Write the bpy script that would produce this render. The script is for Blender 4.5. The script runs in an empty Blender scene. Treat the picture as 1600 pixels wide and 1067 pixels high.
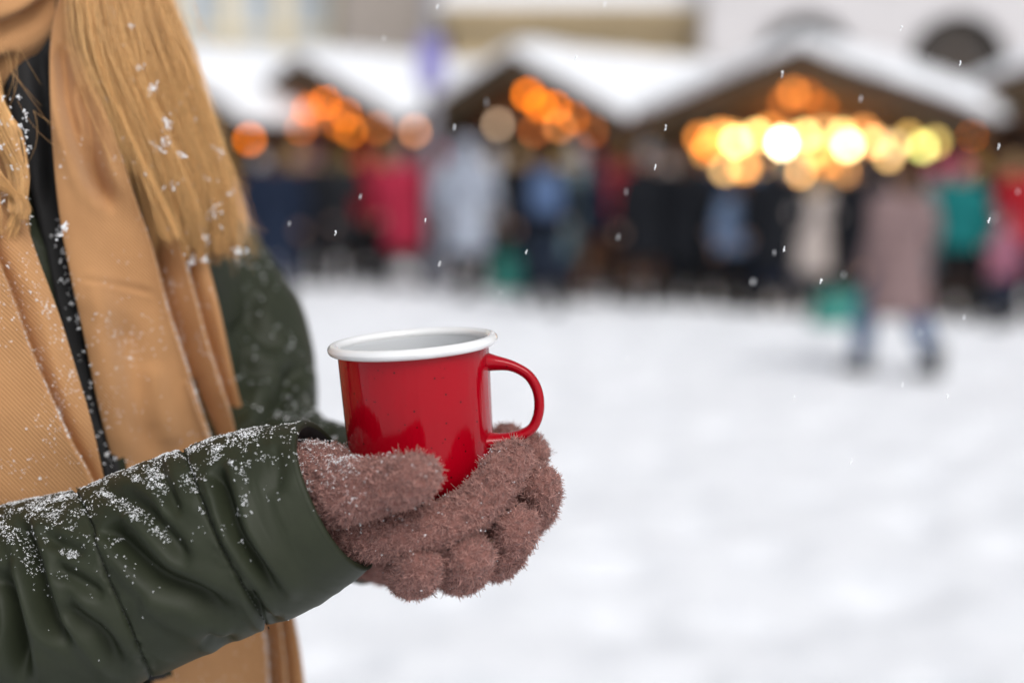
import bpy, math, random
import numpy as np
from mathutils import Vector, Matrix

random.seed(7)
RNG = np.random.default_rng(7)
S = bpy.context.scene
COL = S.collection
R = math.radians

# ------------------------------------------------------------------ camera, world, sun, exposure
CAM_H = 1.5
LENS = 50.0
FPX = LENS / 36.0 * 1600.0
PITCH = math.atan((533.5 - 235.0) / FPX)
cam_data = bpy.data.cameras.new('camera')
cam = bpy.data.objects.new('camera', cam_data)
COL.objects.link(cam)
cam.location = (0, 0, CAM_H)
cam.rotation_euler = (math.pi / 2 - PITCH, 0, 0)
cam_data.lens = LENS
cam_data.sensor_width = 36
cam_data.clip_start = 0.02
cam_data.clip_end = 600
cam_data.dof.use_dof = True
cam_data.dof.focus_distance = 0.735
cam_data.dof.aperture_fstop = 2.6
S.camera = cam

world = bpy.data.worlds.new('World')
S.world = world
world.use_nodes = True
wn = world.node_tree
for n in list(wn.nodes):
    wn.nodes.remove(n)
SUN_EL, SUN_AZ = 48.0, 150.0          # azimuth: compass-like, clockwise from +Y
sky = wn.nodes.new('ShaderNodeTexSky')
sky.sky_type = 'NISHITA'
sky.sun_disc = False
sky.sun_elevation = R(SUN_EL)
sky.sun_rotation = R(SUN_AZ)
sky.air_density = 1.0
sky.dust_density = 4.0
sky.ozone_density = 1.0
hsv = wn.nodes.new('ShaderNodeHueSaturation')
hsv.inputs['Saturation'].default_value = 0.22
bg = wn.nodes.new('ShaderNodeBackground')
bg.inputs['Strength'].default_value = 0.15
wo = wn.nodes.new('ShaderNodeOutputWorld')
wn.links.new(sky.outputs[0], hsv.inputs['Color'])
wn.links.new(hsv.outputs[0], bg.inputs['Color'])
wn.links.new(bg.outputs[0], wo.inputs['Surface'])

sun_d = bpy.data.lights.new('sun', 'SUN')
sun = bpy.data.objects.new('sun', sun_d)
COL.objects.link(sun)
sun_d.energy = 1.1
sun_d.angle = R(25)
sun_d.color = (1.0, 0.97, 0.93)
_sd = Vector((math.sin(R(SUN_AZ)) * math.cos(R(SUN_EL)), math.cos(R(SUN_AZ)) * math.cos(R(SUN_EL)), math.sin(R(SUN_EL))))
sun.rotation_euler = _sd.to_track_quat('Z', 'Y').to_euler()

S.view_settings.view_transform = 'Standard'
S.view_settings.look = 'None'
S.view_settings.exposure = -0.08
S.view_settings.gamma = 1.0
S.render.engine = 'CYCLES'
S.cycles.use_denoising = True
try:
    S.cycles.denoiser = 'OPENIMAGEDENOISE'
    S.cycles.denoising_input_passes = 'RGB_ALBEDO_NORMAL'
except Exception:
    pass
S.cycles.max_bounces = 6
S.cycles.diffuse_bounces = 3
S.cycles.glossy_bounces = 3
S.cycles.transmission_bounces = 4
S.cycles.caustics_reflective = False
S.cycles.caustics_refractive = False
S.cycles.sample_clamp_indirect = 6.0

CP, SP = math.cos(PITCH), math.sin(PITCH)
FWD = np.array([0, CP, -SP]); UPV = np.array([0, SP, CP]); RGT = np.array([1.0, 0, 0]); CAMP = np.array([0, 0, CAM_H])

def P(x, y, d):
    """world point seen at photo pixel (x, y) at distance d metres along the lens axis"""
    x = np.asarray(x, float); y = np.asarray(y, float); d = np.asarray(d, float)
    x, y, d = np.broadcast_arrays(x, y, d)
    return CAMP + d[..., None] * (FWD + ((x - 800) / FPX)[..., None] * RGT + ((533.5 - y) / FPX)[..., None] * UPV)

def proj(v):
    q = np.asarray(v, float) - CAMP
    d = q @ FWD
    return 800 + FPX * (q @ RGT) / d, 533.5 - FPX * (q @ UPV) / d, d

def ground_pt(x, y):
    dirv = FWD + (x - 800) / FPX * RGT + (533.5 - y) / FPX * UPV
    t = -CAM_H / dirv[2]
    p = CAMP + dirv * t
    return p, t

# ------------------------------------------------------------------ helpers
def tag(o, label=None, cat=None, group=None, kind=None):
    if label: o['label'] = label
    if cat: o['category'] = cat
    if group: o['group'] = group
    if kind: o['kind'] = kind
    return o

def empty(name, loc=(0, 0, 0), rz=0.0, parent=None):
    o = bpy.data.objects.new(name, None)
    o.empty_display_size = 0.1
    COL.objects.link(o)
    o.location = loc
    o.rotation_euler = (0, 0, rz)
    if parent: o.parent = parent
    return o

def np_mesh(name, V, F, uv=None, smooth=True, attr=None):
    """V (n,3); F list of (m,k) arrays (k = 3 or 4)"""
    if not isinstance(F, (list, tuple)): F = [F]
    me = bpy.data.meshes.new(name)
    V = np.ascontiguousarray(V, dtype=np.float32)
    me.vertices.add(len(V)); me.vertices.foreach_set('co', V.ravel())
    F = [np.asarray(f, dtype=np.int32) for f in F if len(f)]
    li = np.concatenate([f.ravel() for f in F])
    cnt = np.concatenate([np.full(len(f), f.shape[1], dtype=np.int32) for f in F])
    st = np.concatenate([[0], np.cumsum(cnt)[:-1]]).astype(np.int32)
    me.loops.add(len(li)); me.loops.foreach_set('vertex_index', li)
    me.polygons.add(len(cnt)); me.polygons.foreach_set('loop_start', st); me.polygons.foreach_set('loop_total', cnt)
    me.polygons.foreach_set('use_smooth', np.full(len(cnt), smooth))
    if uv is not None:
        l = me.uv_layers.new(name='UVMap')
        l.data.foreach_set('uv', np.ascontiguousarray(np.asarray(uv, dtype=np.float32)[li]).ravel())
    if attr is not None:
        a = me.attributes.new('rnd', 'FLOAT', 'POINT')
        a.data.foreach_set('value', np.ascontiguousarray(attr, dtype=np.float32))
    me.update(calc_edges=True)
    me.validate()
    return me

def link(name, me, m=None, parent=None, label=None):
    o = bpy.data.objects.new(name, me)
    COL.objects.link(o)
    if m is not None:
        if isinstance(m, (list, tuple)):
            for k in m: me.materials.append(k)
        else:
            me.materials.append(m)
    if parent:
        o.parent = parent
        if parent.parent is None and parent.type == 'EMPTY':
            pass
    if label: o['label'] = label
    return o

class MB:
    """collects primitive shapes into one mesh"""
    def __init__(s): s.V = []; s.F4 = []; s.F3 = []; s.n = 0
    def add(s, V, F):
        V = np.asarray(V, float); F = np.asarray(F, int)
        s.V.append(V)
        (s.F4 if F.shape[1] == 4 else s.F3).append(F + s.n)
        s.n += len(V)
        return s
    def addm(s, V, F4, F3):
        s.V.append(np.asarray(V, float))
        if F4 is not None and len(F4): s.F4.append(np.asarray(F4, int) + s.n)
        if F3 is not None and len(F3): s.F3.append(np.asarray(F3, int) + s.n)
        s.n += len(V)
        return s
    def box(s, c, sz, rz=0.0, M=None):
        x, y, z = [k / 2 for k in sz]
        V = np.array([[i * x, j * y, k * z] for i in (-1, 1) for j in (-1, 1) for k in (-1, 1)], float)
        if rz:
            a, b = math.cos(rz), math.sin(rz)
            V = np.c_[V[:, 0] * a - V[:, 1] * b, V[:, 0] * b + V[:, 1] * a, V[:, 2]]
        if M is not None: V = V @ np.array(M).T
        V = V + np.array(c)
        return s.add(V, [[0, 1, 3, 2], [4, 6, 7, 5], [0, 4, 5, 1], [2, 3, 7, 6], [0, 2, 6, 4], [1, 5, 7, 3]])
    def prism(s, pts, y0, y1):
        """polygon in x,z extruded along y"""
        n = len(pts)
        V = [(p[0], y0, p[1]) for p in pts] + [(p[0], y1, p[1]) for p in pts]
        c0 = (np.mean([p[0] for p in pts]), y0, np.mean([p[1] for p in pts]))
        V += [c0, (c0[0], y1, c0[2])]
        q = [[i, (i + 1) % n, n + (i + 1) % n, n + i] for i in range(n)]
        t = [[(i + 1) % n, i, 2 * n] for i in range(n)] + [[n + i, n + (i + 1) % n, 2 * n + 1] for i in range(n)]
        return s.addm(V, q, t)
    def tube(s, pts, rad, n=12, round_ends=True, sub=4, flat=1.0, ref=None):
        V, F4, F3 = tube_geo(pts, rad, n, round_ends, sub, flat, ref)
        return s.addm(V, F4, F3)
    def ell(s, c, r, n=16, M=None):
        V, F4, F3 = sphere_geo(n)
        V = V * np.array(r)
        if M is not None: V = V @ np.array(M).T
        return s.addm(V + np.array(c), F4, F3)
    def mesh(s, name, smooth=True, uv=None):
        F = []
        if s.F4: F.append(np.concatenate(s.F4))
        if s.F3: F.append(np.concatenate(s.F3))
        return np_mesh(name, np.concatenate(s.V), F, smooth=smooth, uv=uv)
    def build(s, name, m, parent=None, smooth=False, label=None, bevel=0):
        o = link(name, s.mesh(name, smooth), m, parent, label)
        if bevel:
            b = o.modifiers.new('bevel', 'BEVEL'); b.width = bevel; b.segments = 2; b.limit_method = 'ANGLE'
        return o

def sphere_geo(n=16):
    m = n // 2
    V = [(0, 0, 1)]
    for i in range(1, m):
        a = math.pi * i / m
        for j in range(n):
            b = 2 * math.pi * j / n
            V.append((math.sin(a) * math.cos(b), math.sin(a) * math.sin(b), math.cos(a)))
    V.append((0, 0, -1))
    F4, F3 = [], []
    for i in range(m - 2):
        for j in range(n):
            a = 1 + i * n + j; b = 1 + i * n + (j + 1) % n
            F4.append((a, a + n, b + n, b))
    for j in range(n):
        F3.append((0, 1 + j, 1 + (j + 1) % n))
        F3.append((len(V) - 1, 1 + (m - 2) * n + (j + 1) % n, 1 + (m - 2) * n + j))
    return np.array(V), np.array(F4), np.array(F3)

def catmull(pts, k):
    """pts (n, c) -> smooth interpolation with k steps per segment"""
    p = np.asarray(pts, float)
    if len(p) < 3:
        t = np.linspace(0, 1, k + 1)[:, None]
        return p[0] * (1 - t) + p[-1] * t
    e = np.vstack([2 * p[0] - p[1], p, 2 * p[-1] - p[-2]])
    out = []
    for i in range(len(p) - 1):
        a, b, c, d = e[i:i + 4]
        for t in np.arange(k) / k:
            out.append(0.5 * ((2 * b) + (-a + c) * t + (2 * a - 5 * b + 4 * c - d) * t * t + (-a + 3 * b - 3 * c + d) * t ** 3))
    out.append(p[-1])
    return np.array(out)

def unit(v):
    return v / (np.linalg.norm(v, axis=-1, keepdims=True) + 1e-12)

def frames(C, ref=None):
    T = unit(np.gradient(C, axis=0))
    A = np.zeros_like(C); B = np.zeros_like(C)
    r = np.array(ref if ref is not None else (0.13, 0.31, 0.94), float)
    if abs(unit(r) @ T[0]) > 0.95: r = np.array([1.0, 0.2, 0.1])
    for i in range(len(C)):
        a = r - (r @ T[i]) * T[i]
        a = a / (np.linalg.norm(a) + 1e-9)
        A[i] = a; B[i] = np.cross(T[i], a)
        if ref is None: r = a
    return T, A, B

def tube_geo(pts, rad, n=12, round_ends=True, sub=4, flat=1.0, ref=None):
    pts = np.asarray(pts, float)
    rad = np.full(len(pts), rad) if np.isscalar(rad) else np.asarray(rad, float)
    q = catmull(np.c_[pts, rad], sub)
    C, rr = q[:, :3], q[:, 3]
    if round_ends:
        T0 = unit(C[0] - C[1]); T1 = unit(C[-1] - C[-2])
        st = [R(80), R(60), R(40), R(20)]
        C = np.vstack([[C[0] + T0 * rr[0] * math.sin(a) for a in st], C, [C[-1] + T1 * rr[-1] * math.sin(a) for a in st[::-1]]])
        rr = np.concatenate([[rr[0] * math.cos(a) for a in st], rr, [rr[-1] * math.cos(a) for a in st[::-1]]])
    T, A, B = frames(C, ref)
    th = np.arange(n) * 2 * math.pi / n
    V = C[:, None, :] + rr[:, None, None] * (np.cos(th)[None, :, None] * A[:, None, :] + flat * np.sin(th)[None, :, None] * B[:, None, :])
    m = len(C)
    i, j = np.meshgrid(np.arange(m - 1), np.arange(n), indexing='ij')
    a = i * n + j; b = i * n + (j + 1) % n
    F4 = np.stack([a, b, b + n, a + n], -1).reshape(-1, 4)
    V = V.reshape(-1, 3)
    V = np.vstack([V, C[:1], C[-1:]])
    j = np.arange(n)
    F3 = np.vstack([np.stack([np.full(n, m * n), (j + 1) % n, j], -1), np.stack([np.full(n, m * n + 1), (m - 1) * n + j, (m - 1) * n + (j + 1) % n], -1)])
    return V, F4, F3

def fuse(mb, voxel, iters=6, factor=0.6, name='fused'):
    """union of the collected closed shapes as one continuous smooth surface"""
    me = mb.mesh('tmp')
    o = bpy.data.objects.new('tmp', me); COL.objects.link(o)
    m = o.modifiers.new('r', 'REMESH'); m.mode = 'VOXEL'; m.voxel_size = voxel; m.use_smooth_shade = True
    if iters:
        s = o.modifiers.new('s', 'SMOOTH'); s.iterations = iters; s.factor = factor
    dg = bpy.context.evaluated_depsgraph_get()
    dg.update()
    out = bpy.data.meshes.new_from_object(o.evaluated_get(dg))
    out.name = name
    bpy.data.objects.remove(o); bpy.data.meshes.remove(me)
    out.polygons.foreach_set('use_smooth', np.full(len(out.polygons), True))
    return out

def mesh_arrays(me):
    V = np.empty(len(me.vertices) * 3, np.float32); me.vertices.foreach_get('co', V)
    V = V.reshape(-1, 3).astype(float)
    me.calc_loop_triangles()
    T = np.empty(len(me.loop_triangles) * 3, np.int32); me.loop_triangles.foreach_get('vertices', T)
    return V, T.reshape(-1, 3)

def vnormals(V, T):
    fn = np.cross(V[T[:, 1]] - V[T[:, 0]], V[T[:, 2]] - V[T[:, 0]])
    N = np.zeros_like(V)
    for k in range(3): np.add.at(N, T[:, k], fn)
    return unit(N), fn

def hash3(i, j, k):
    h = (i * 374761393 + j * 668265263 + k * 2147483647 + 1013904223) & 0xffffffff
    h = ((h ^ (h >> 13)) * 1274126177) & 0xffffffff
    h = (h ^ (h >> 16)) & 0xffffffff
    return h / 4294967295.0 * 2 - 1

def vnoise(p):
    p = np.asarray(p, float)
    f = np.floor(p).astype(np.int64); t = p - f; t = t * t * (3 - 2 * t)
    out = 0
    for a in (0, 1):
        for b in (0, 1):
            for c in (0, 1):
                w = (t[..., 0] if a else 1 - t[..., 0]) * (t[..., 1] if b else 1 - t[..., 1]) * (t[..., 2] if c else 1 - t[..., 2])
                out = out + w * hash3(f[..., 0] + a, f[..., 1] + b, f[..., 2] + c)
    return out

def fbm(p, o=3):
    s, a = 0, 1.0
    for _ in range(o):
        s = s + a * vnoise(p); p = np.asarray(p) * 2.03 + 17.1; a *= 0.5
    return s

def sstep(a, b, x):
    t = np.clip((x - a) / (b - a), 0, 1)
    return t * t * (3 - 2 * t)

def creases(px, py, lst):
    """displacement (m) from a list of (polyline, width_left, width_right, depth, kind) in photo units
       kind 'v' groove, 's' step (left side of travel direction raised), 'r' ridge"""
    out = np.zeros_like(px)
    for pts, wl, wr, dep, kind in lst:
        p = catmull(np.array(pts, float), 6)
        best = np.full(px.shape, 1e9); sd = np.zeros_like(px); tt = np.zeros_like(px)
        n = len(p) - 1
        for i in range(n):
            a, b = p[i], p[i + 1]; ab = b - a; L2 = ab @ ab + 1e-9
            t = np.clip(((px - a[0]) * ab[0] + (py - a[1]) * ab[1]) / L2, 0, 1)
            dx = px - a[0] - t * ab[0]; dy = py - a[1] - t * ab[1]
            dd = np.hypot(dx, dy); side = np.sign(ab[0] * dy - ab[1] * dx)   # >0: right side on screen when going down
            m = dd < best
            best = np.where(m, dd, best); sd = np.where(m, side * dd, sd); tt = np.where(m, (i + t) / n, tt)
        taper = sstep(0, 0.22, tt) * sstep(0, 0.22, 1 - tt) if kind in ('v', 'r') else sstep(0, 0.06, tt) * sstep(0, 0.03, 1 - tt) + 0 * tt
        if kind == 'S': taper = 1.0
        if kind == 'v':
            w = np.where(sd > 0, wl, wr)
            out += -dep * taper * (np.exp(-(sd / w) ** 2) - 0.28 * np.exp(-((np.abs(sd) - 2.1 * w) / (1.1 * w)) ** 2))
        elif kind == 'r':
            w = np.where(sd > 0, wl, wr)
            out += dep * taper * np.exp(-(sd / w) ** 2)
        elif kind == 't':   # stitched seam: thin groove with a soft valley
            out += -dep * (np.exp(-(sd / wl) ** 2) + 0.9 * np.exp(-np.abs(sd) / wr))
        else:
            up = np.exp(-np.clip(sd, 0, None) / wl) * sstep(-2, 2, sd)
            dn = np.exp(-np.clip(-sd, 0, None) / wr) * (1 - sstep(-2, 2, sd))
            out += dep * taper * (0.5 * up - dn)
    return out

# ------------------------------------------------------------------ materials
_M = {}
def mat(name, col, rough=0.6, metal=0.0, var=0.12, scale=8.0, bump=0.0, bscale=40.0, spec=0.5, sheen=0.0, coat=0.0, emit=None, estr=0.0, coord='Object'):
    if name in _M: return _M[name]
    m = bpy.data.materials.new(name); m.use_nodes = True
    nt = m.node_tree; b = nt.nodes['Principled BSDF']
    b.inputs['Roughness'].default_value = rough
    b.inputs['Metallic'].default_value = metal
    b.inputs['Specular IOR Level'].default_value = spec
    b.inputs['Sheen Weight'].default_value = sheen
    b.inputs['Coat Weight'].default_value = coat
    b.inputs['Coat Roughness'].default_value = 0.05
    tc = nt.nodes.new('ShaderNodeTexCoord')
    nz = nt.nodes.new('ShaderNodeTexNoise'); nz.inputs['Scale'].default_value = scale; nz.inputs['Detail'].default_value = 5
    nt.links.new(tc.outputs[coord], nz.inputs['Vector'])
    rp = nt.nodes.new('ShaderNodeValToRGB')
    c = np.array(col)
    rp.color_ramp.elements[0].position = 0.3; rp.color_ramp.elements[1].position = 0.7
    rp.color_ramp.elements[0].color = (*np.clip(c * (1 - var), 0, 1), 1)
    rp.color_ramp.elements[1].color = (*np.clip(c * (1 + var), 0, 1), 1)
    nt.links.new(nz.outputs['Fac'], rp.inputs['Fac'])
    nt.links.new(rp.outputs[0], b.inputs['Base Color'])
    if bump:
        n2 = nt.nodes.new('ShaderNodeTexNoise'); n2.inputs['Scale'].default_value = bscale; n2.inputs['Detail'].default_value = 6
        nt.links.new(tc.outputs[coord], n2.inputs['Vector'])
        bp = nt.nodes.new('ShaderNodeBump'); bp.inputs['Strength'].default_value = bump; bp.inputs['Distance'].default_value = 0.3 / bscale
        nt.links.new(n2.outputs['Fac'], bp.inputs['Height'])
        nt.links.new(bp.outputs[0], b.inputs['Normal'])
    if emit is not None:
        b.inputs['Emission Color'].default_value = (*emit, 1)
        b.inputs['Emission Strength'].default_value = estr
    _M[name] = m
    return m

def nodes(m): return m.node_tree, m.node_tree.nodes['Principled BSDF']

def mix_over(m, fac_sock, col):
    """put a flat colour over the base colour where fac = 1"""
    nt, b = nodes(m)
    src = b.inputs['Base Color'].links[0].from_socket
    mx = nt.nodes.new('ShaderNodeMix'); mx.data_type = 'RGBA'
    nt.links.new(fac_sock, mx.inputs['Factor']); nt.links.new(src, mx.inputs['A'])
    mx.inputs['B'].default_value = (*col, 1)
    nt.links.new(mx.outputs['Result'], b.inputs['Base Color'])

SNOW = mat('snow', (0.84, 0.86, 0.9), 0.65, var=0.03, scale=3, bump=0.5, bscale=60, spec=0.3)
FLAKE = mat('snow_crystal', (0.88, 0.9, 0.93), 0.4, var=0.03, scale=30, spec=0.5)
SKIN = mat('skin', (0.52, 0.31, 0.23), 0.5, var=0.06, scale=20)

# ------------------------------------------------------------------ ground
def make_ground():
    # inner trampled area, dense grid; outer skirt to the horizon
    xs = np.concatenate([[-300, -120, -50, -25], np.linspace(-16, 16, 321), [25, 50, 120, 300]])
    ys = np.concatenate([[-300, -100, -30, -10], np.linspace(-4, 24, 281), [32, 50, 100, 300]])
    X, Y = np.meshgrid(xs, ys, indexing='ij')
    inn = sstep(0, 2, 16 - np.abs(X)) * sstep(0, 2, Y + 4) * sstep(0, 3, 24 - Y)
    p = np.stack([X, Y, X * 0], -1)
    Z = 0.018 * fbm(p * 0.9, 3) + 0.016 * fbm(p * 3.1 + 5, 3)
    # footprints: dents on a jittered lattice
    g = p * 1.7
    f = np.floor(g)
    for a in (-1, 0, 1):
        for b in (-1, 0, 1):
            ci, cj = f[..., 0] + a, f[..., 1] + b
            jx = ci + 0.5 + 0.45 * hash3(ci.astype(np.int64), cj.astype(np.int64), 3)
            jy = cj + 0.5 + 0.45 * hash3(ci.astype(np.int64), cj.astype(np.int64), 7)
            an = 3.1 * hash3(ci.astype(np.int64), cj.astype(np.int64), 11)
            ux, uy = g[..., 0] - jx, g[..., 1] - jy
            q = ((ux * np.cos(an) + uy * np.sin(an)) / 0.15) ** 2 + ((-ux * np.sin(an) + uy * np.cos(an)) / 0.28) ** 2
            Z = Z - 0.05 * np.exp(-q * q) + 0.01 * np.exp(-((q - 2.2) / 1.2) ** 2)
    Z = Z * inn
    n, m = X.shape
    i, j = np.meshgrid(np.arange(n - 1), np.arange(m - 1), indexing='ij')
    a = i * m + j
    F = np.stack([a, a + m, a + m + 1, a + 1], -1).reshape(-1, 4)
    me = np_mesh('snowy_ground', np.stack([X, Y, Z], -1).reshape(-1, 3), F)
    m_ = bpy.data.materials.new('trampled_snow'); m_.use_nodes = True
    nt, b = nodes(m_)
    b.inputs['Roughness'].default_value = 0.7; b.inputs['Specular IOR Level'].default_value = 0.25
    tc = nt.nodes.new('ShaderNodeTexCoord')
    n1 = nt.nodes.new('ShaderNodeTexNoise'); n1.inputs['Scale'].default_value = 5.0; n1.inputs['Detail'].default_value = 8
    n1.inputs['Roughness'].default_value = 0.65
    nt.links.new(tc.outputs['Object'], n1.inputs['Vector'])
    rp = nt.nodes.new('ShaderNodeValToRGB')
    rp.color_ramp.elements[0].position = 0.36; rp.color_ramp.elements[0].color = (0.77, 0.795, 0.84, 1)
    rp.color_ramp.elements[1].position = 0.54; rp.color_ramp.elements[1].color = (0.86, 0.88, 0.92, 1)
    nt.links.new(n1.outputs['Fac'], rp.inputs['Fac']); nt.links.new(rp.outputs[0], b.inputs['Base Color'])
    n2 = nt.nodes.new('ShaderNodeTexNoise'); n2.inputs['Scale'].default_value = 14; n2.inputs['Detail'].default_value = 8
    nt.links.new(tc.outputs['Object'], n2.inputs['Vector'])
    bp = nt.nodes.new('ShaderNodeBump'); bp.inputs['Strength'].default_value = 0.5; bp.inputs['Distance'].default_value = 0.03
    nt.links.new(n2.outputs['Fac'], bp.inputs['Height']); nt.links.new(bp.outputs[0], b.inputs['Normal'])
    tag(link('ground', me, m_), kind='structure')
make_ground()

# ------------------------------------------------------------------ town buildings behind the market
GLASS = mat('window_glass', (0.4, 0.46, 0.52), 0.12, var=0.15, scale=0.6, spec=0.8)  # sky reflection and snowfall haze mixed into the pale pane colour
DGLASS = mat('dark_window_glass', (0.05, 0.04, 0.035), 0.15, var=0.2, scale=0.6, spec=0.5)
DFRAME = mat('brown_frame', (0.1, 0.07, 0.05), 0.5, var=0.1)
FRAME = mat('white_frame', (0.7, 0.7, 0.68), 0.5, var=0.05)
def pbox(parent, name, m, c, sz, bevel=0, label=None):
    return MB().box(c, sz).build(name, m, parent, label=label, bevel=bevel)

def building(x0, x1, y, H, wallm, trimm, label, nx, zrows, ww, wh, depth=9, arched=False, roofh=1.6, pil=True, roof_m=None, name='town_building', xs=None):
    """facade towards -Y; x0..x1, front at y; windows are real recesses set in a wall built from pieces"""
    cx = (x0 + x1) / 2; W = x1 - x0
    root = empty(name, (cx, y, 0)); tag(root, label, 'building', 'town buildings behind the market')
    th = 0.35
    if xs is None: xs = [(-W / 2) + W * (i + 0.5) / nx for i in range(nx)]
    w = MB()
    zs = [0] + [v for z in zrows for v in (z, z + wh)] + [H]
    for k in range(0, len(zs) - 1, 2):
        w.box((0, th / 2, (zs[k] + zs[k + 1]) / 2), (W, th, zs[k + 1] - zs[k]))
    ex = [-W / 2] + [v for x in xs for v in (x - ww / 2, x + ww / 2)] + [W / 2]
    for z in zrows:
        for k in range(0, len(ex) - 1, 2):
            if arched:
                w.box(((ex[k] + ex[k + 1]) / 2, th / 2, z + wh / 2), (ex[k + 1] - ex[k], th, wh))
            else:
                w.box(((ex[k] + ex[k + 1]) / 2, th / 2, z + wh / 2), (ex[k + 1] - ex[k], th, wh))
        if arched:
            r = ww / 2
            for x in xs:
                for s_ in (-1, 1):
                    pts = [(x + s_ * r, z + wh)] + [(x + s_ * r * math.cos(a), z + wh - r + r * math.sin(a)) for a in np.linspace(0, math.pi / 2, 9)]
                    pts = pts if s_ > 0 else pts[::-1]
                    w.prism(pts, 0.001, th - 0.001)
    w.box((-W / 2 + th / 2, depth / 2 + th / 2 + .002, H / 2), (th, depth - th, H)).box((W / 2 - th / 2, depth / 2 + th / 2 + .002, H / 2), (th, depth - th, H)).box((0, depth, H / 2), (W, th, H))
    w.build('wall', wallm, root)
    for z in zrows:
        for x in xs:
            fr = MB(); t = 0.08
            fr.box((x - ww / 2 + t / 2, 0.22, z + wh / 2), (t, .08, wh)).box((x + ww / 2 - t / 2, 0.22, z + wh / 2), (t, .08, wh))
            fr.box((x, 0.22, z + t / 2), (ww - 2 * t, .078, t)).box((x, 0.22, z + wh - t / 2), (ww - 2 * t, .078, t))
            fr.box((x, 0.22, z + wh / 2), (.06, .07, wh - 2 * t)).box((x, 0.222, z + wh * .62), (ww - 2 * t, .06, .06))
            f = fr.build('window', DFRAME if arched else FRAME, root)
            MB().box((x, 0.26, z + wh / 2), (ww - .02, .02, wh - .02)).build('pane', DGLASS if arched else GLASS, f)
            MB().box((x, -0.05, z - .06), (ww + .2, .22, .1)).build('sill', trimm, f)
    if pil:
        for k in range(0, len(ex) - 1, 2):
            xm = (ex[k] + ex[k + 1]) / 2
            MB().box((xm, -.06, H / 2), (min(.5, (ex[k + 1] - ex[k]) * .5), .12, H - .1)).build('pilaster', trimm, root)
    MB().box((0, -.1, H - .1), (W + .3, .5, .35)).build('cornice', trimm, root, bevel=.03)
    rm = roof_m or mat('roof_tile', (0.2, 0.12, 0.09), 0.8, bump=.4, bscale=6)
    rf = MB().prism([(-W / 2 - .3, 0), (W / 2 + .3, 0), (W / 2 - 1.2, roofh), (-W / 2 + 1.2, roofh)], -.3, depth + .3)
    V = rf.V
    for v in V: v[:, 2] += H + .08
    rr = rf.build('roof', rm, root)
    MB().box((0, depth / 2, H + roofh + .16), (W - 2.3, depth * .9, .16)).build('snow_layer', SNOW, rr)
    return root

CREAM = mat('cream_plaster', (0.72, 0.62, 0.42), 0.85, var=.06, scale=1.2)  # pale plaster tones take the whitening of snowy air into their colour
PALEB = mat('pale_plaster', (0.66, 0.67, 0.66), 0.85, var=.05, scale=1.2)
GREYB = mat('grey_brown_plaster', (0.33, 0.29, 0.26), 0.85, var=.08, scale=1.0)
TANB = mat('tan_plaster', (0.46, 0.36, 0.22), 0.85, var=.08, scale=1.0)
WHITEB = mat('white_plaster', (0.62, 0.6, 0.61), 0.85, var=.04, scale=.8)
STONE = mat('pale_stone', (0.55, 0.53, 0.5), 0.8, var=.08, scale=2)
def X_at(px, Y): return (px - 800) / FPX * Y * 1.0    # near the horizon depth ~ Y

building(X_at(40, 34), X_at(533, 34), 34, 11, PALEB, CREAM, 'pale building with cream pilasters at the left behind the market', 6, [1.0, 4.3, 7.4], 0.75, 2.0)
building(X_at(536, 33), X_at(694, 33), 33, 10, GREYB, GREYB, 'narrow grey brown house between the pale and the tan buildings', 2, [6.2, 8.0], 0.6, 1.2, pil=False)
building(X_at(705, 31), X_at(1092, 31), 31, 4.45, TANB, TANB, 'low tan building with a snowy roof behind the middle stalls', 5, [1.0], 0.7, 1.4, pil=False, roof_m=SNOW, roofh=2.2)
building(X_at(1096, 30), X_at(1820, 30), 30, 11, WHITEB, WHITEB, 'big white building with dark round arches behind the right stalls', 3, [1.2, 6.6], 2.1, 3.1, arched=True, pil=False,
         xs=[X_at(1250, 30) - (X_at(1096, 30) + X_at(1820, 30)) / 2, X_at(1485, 30) - (X_at(1096, 30) + X_at(1820, 30)) / 2, X_at(1720, 30) - (X_at(1096, 30) + X_at(1820, 30)) / 2])
# house seen behind the low tan one, and the far ends of the square
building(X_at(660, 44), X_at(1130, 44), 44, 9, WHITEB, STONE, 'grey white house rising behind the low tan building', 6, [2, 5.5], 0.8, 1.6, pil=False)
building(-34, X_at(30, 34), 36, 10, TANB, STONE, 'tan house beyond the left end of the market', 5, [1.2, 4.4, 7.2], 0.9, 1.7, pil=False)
building(X_at(1830, 30), 34, 33, 9, GREYB, STONE, 'grey brown house beyond the right end of the market', 5, [1.2, 4.6], 0.9, 1.8, pil=False)

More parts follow.
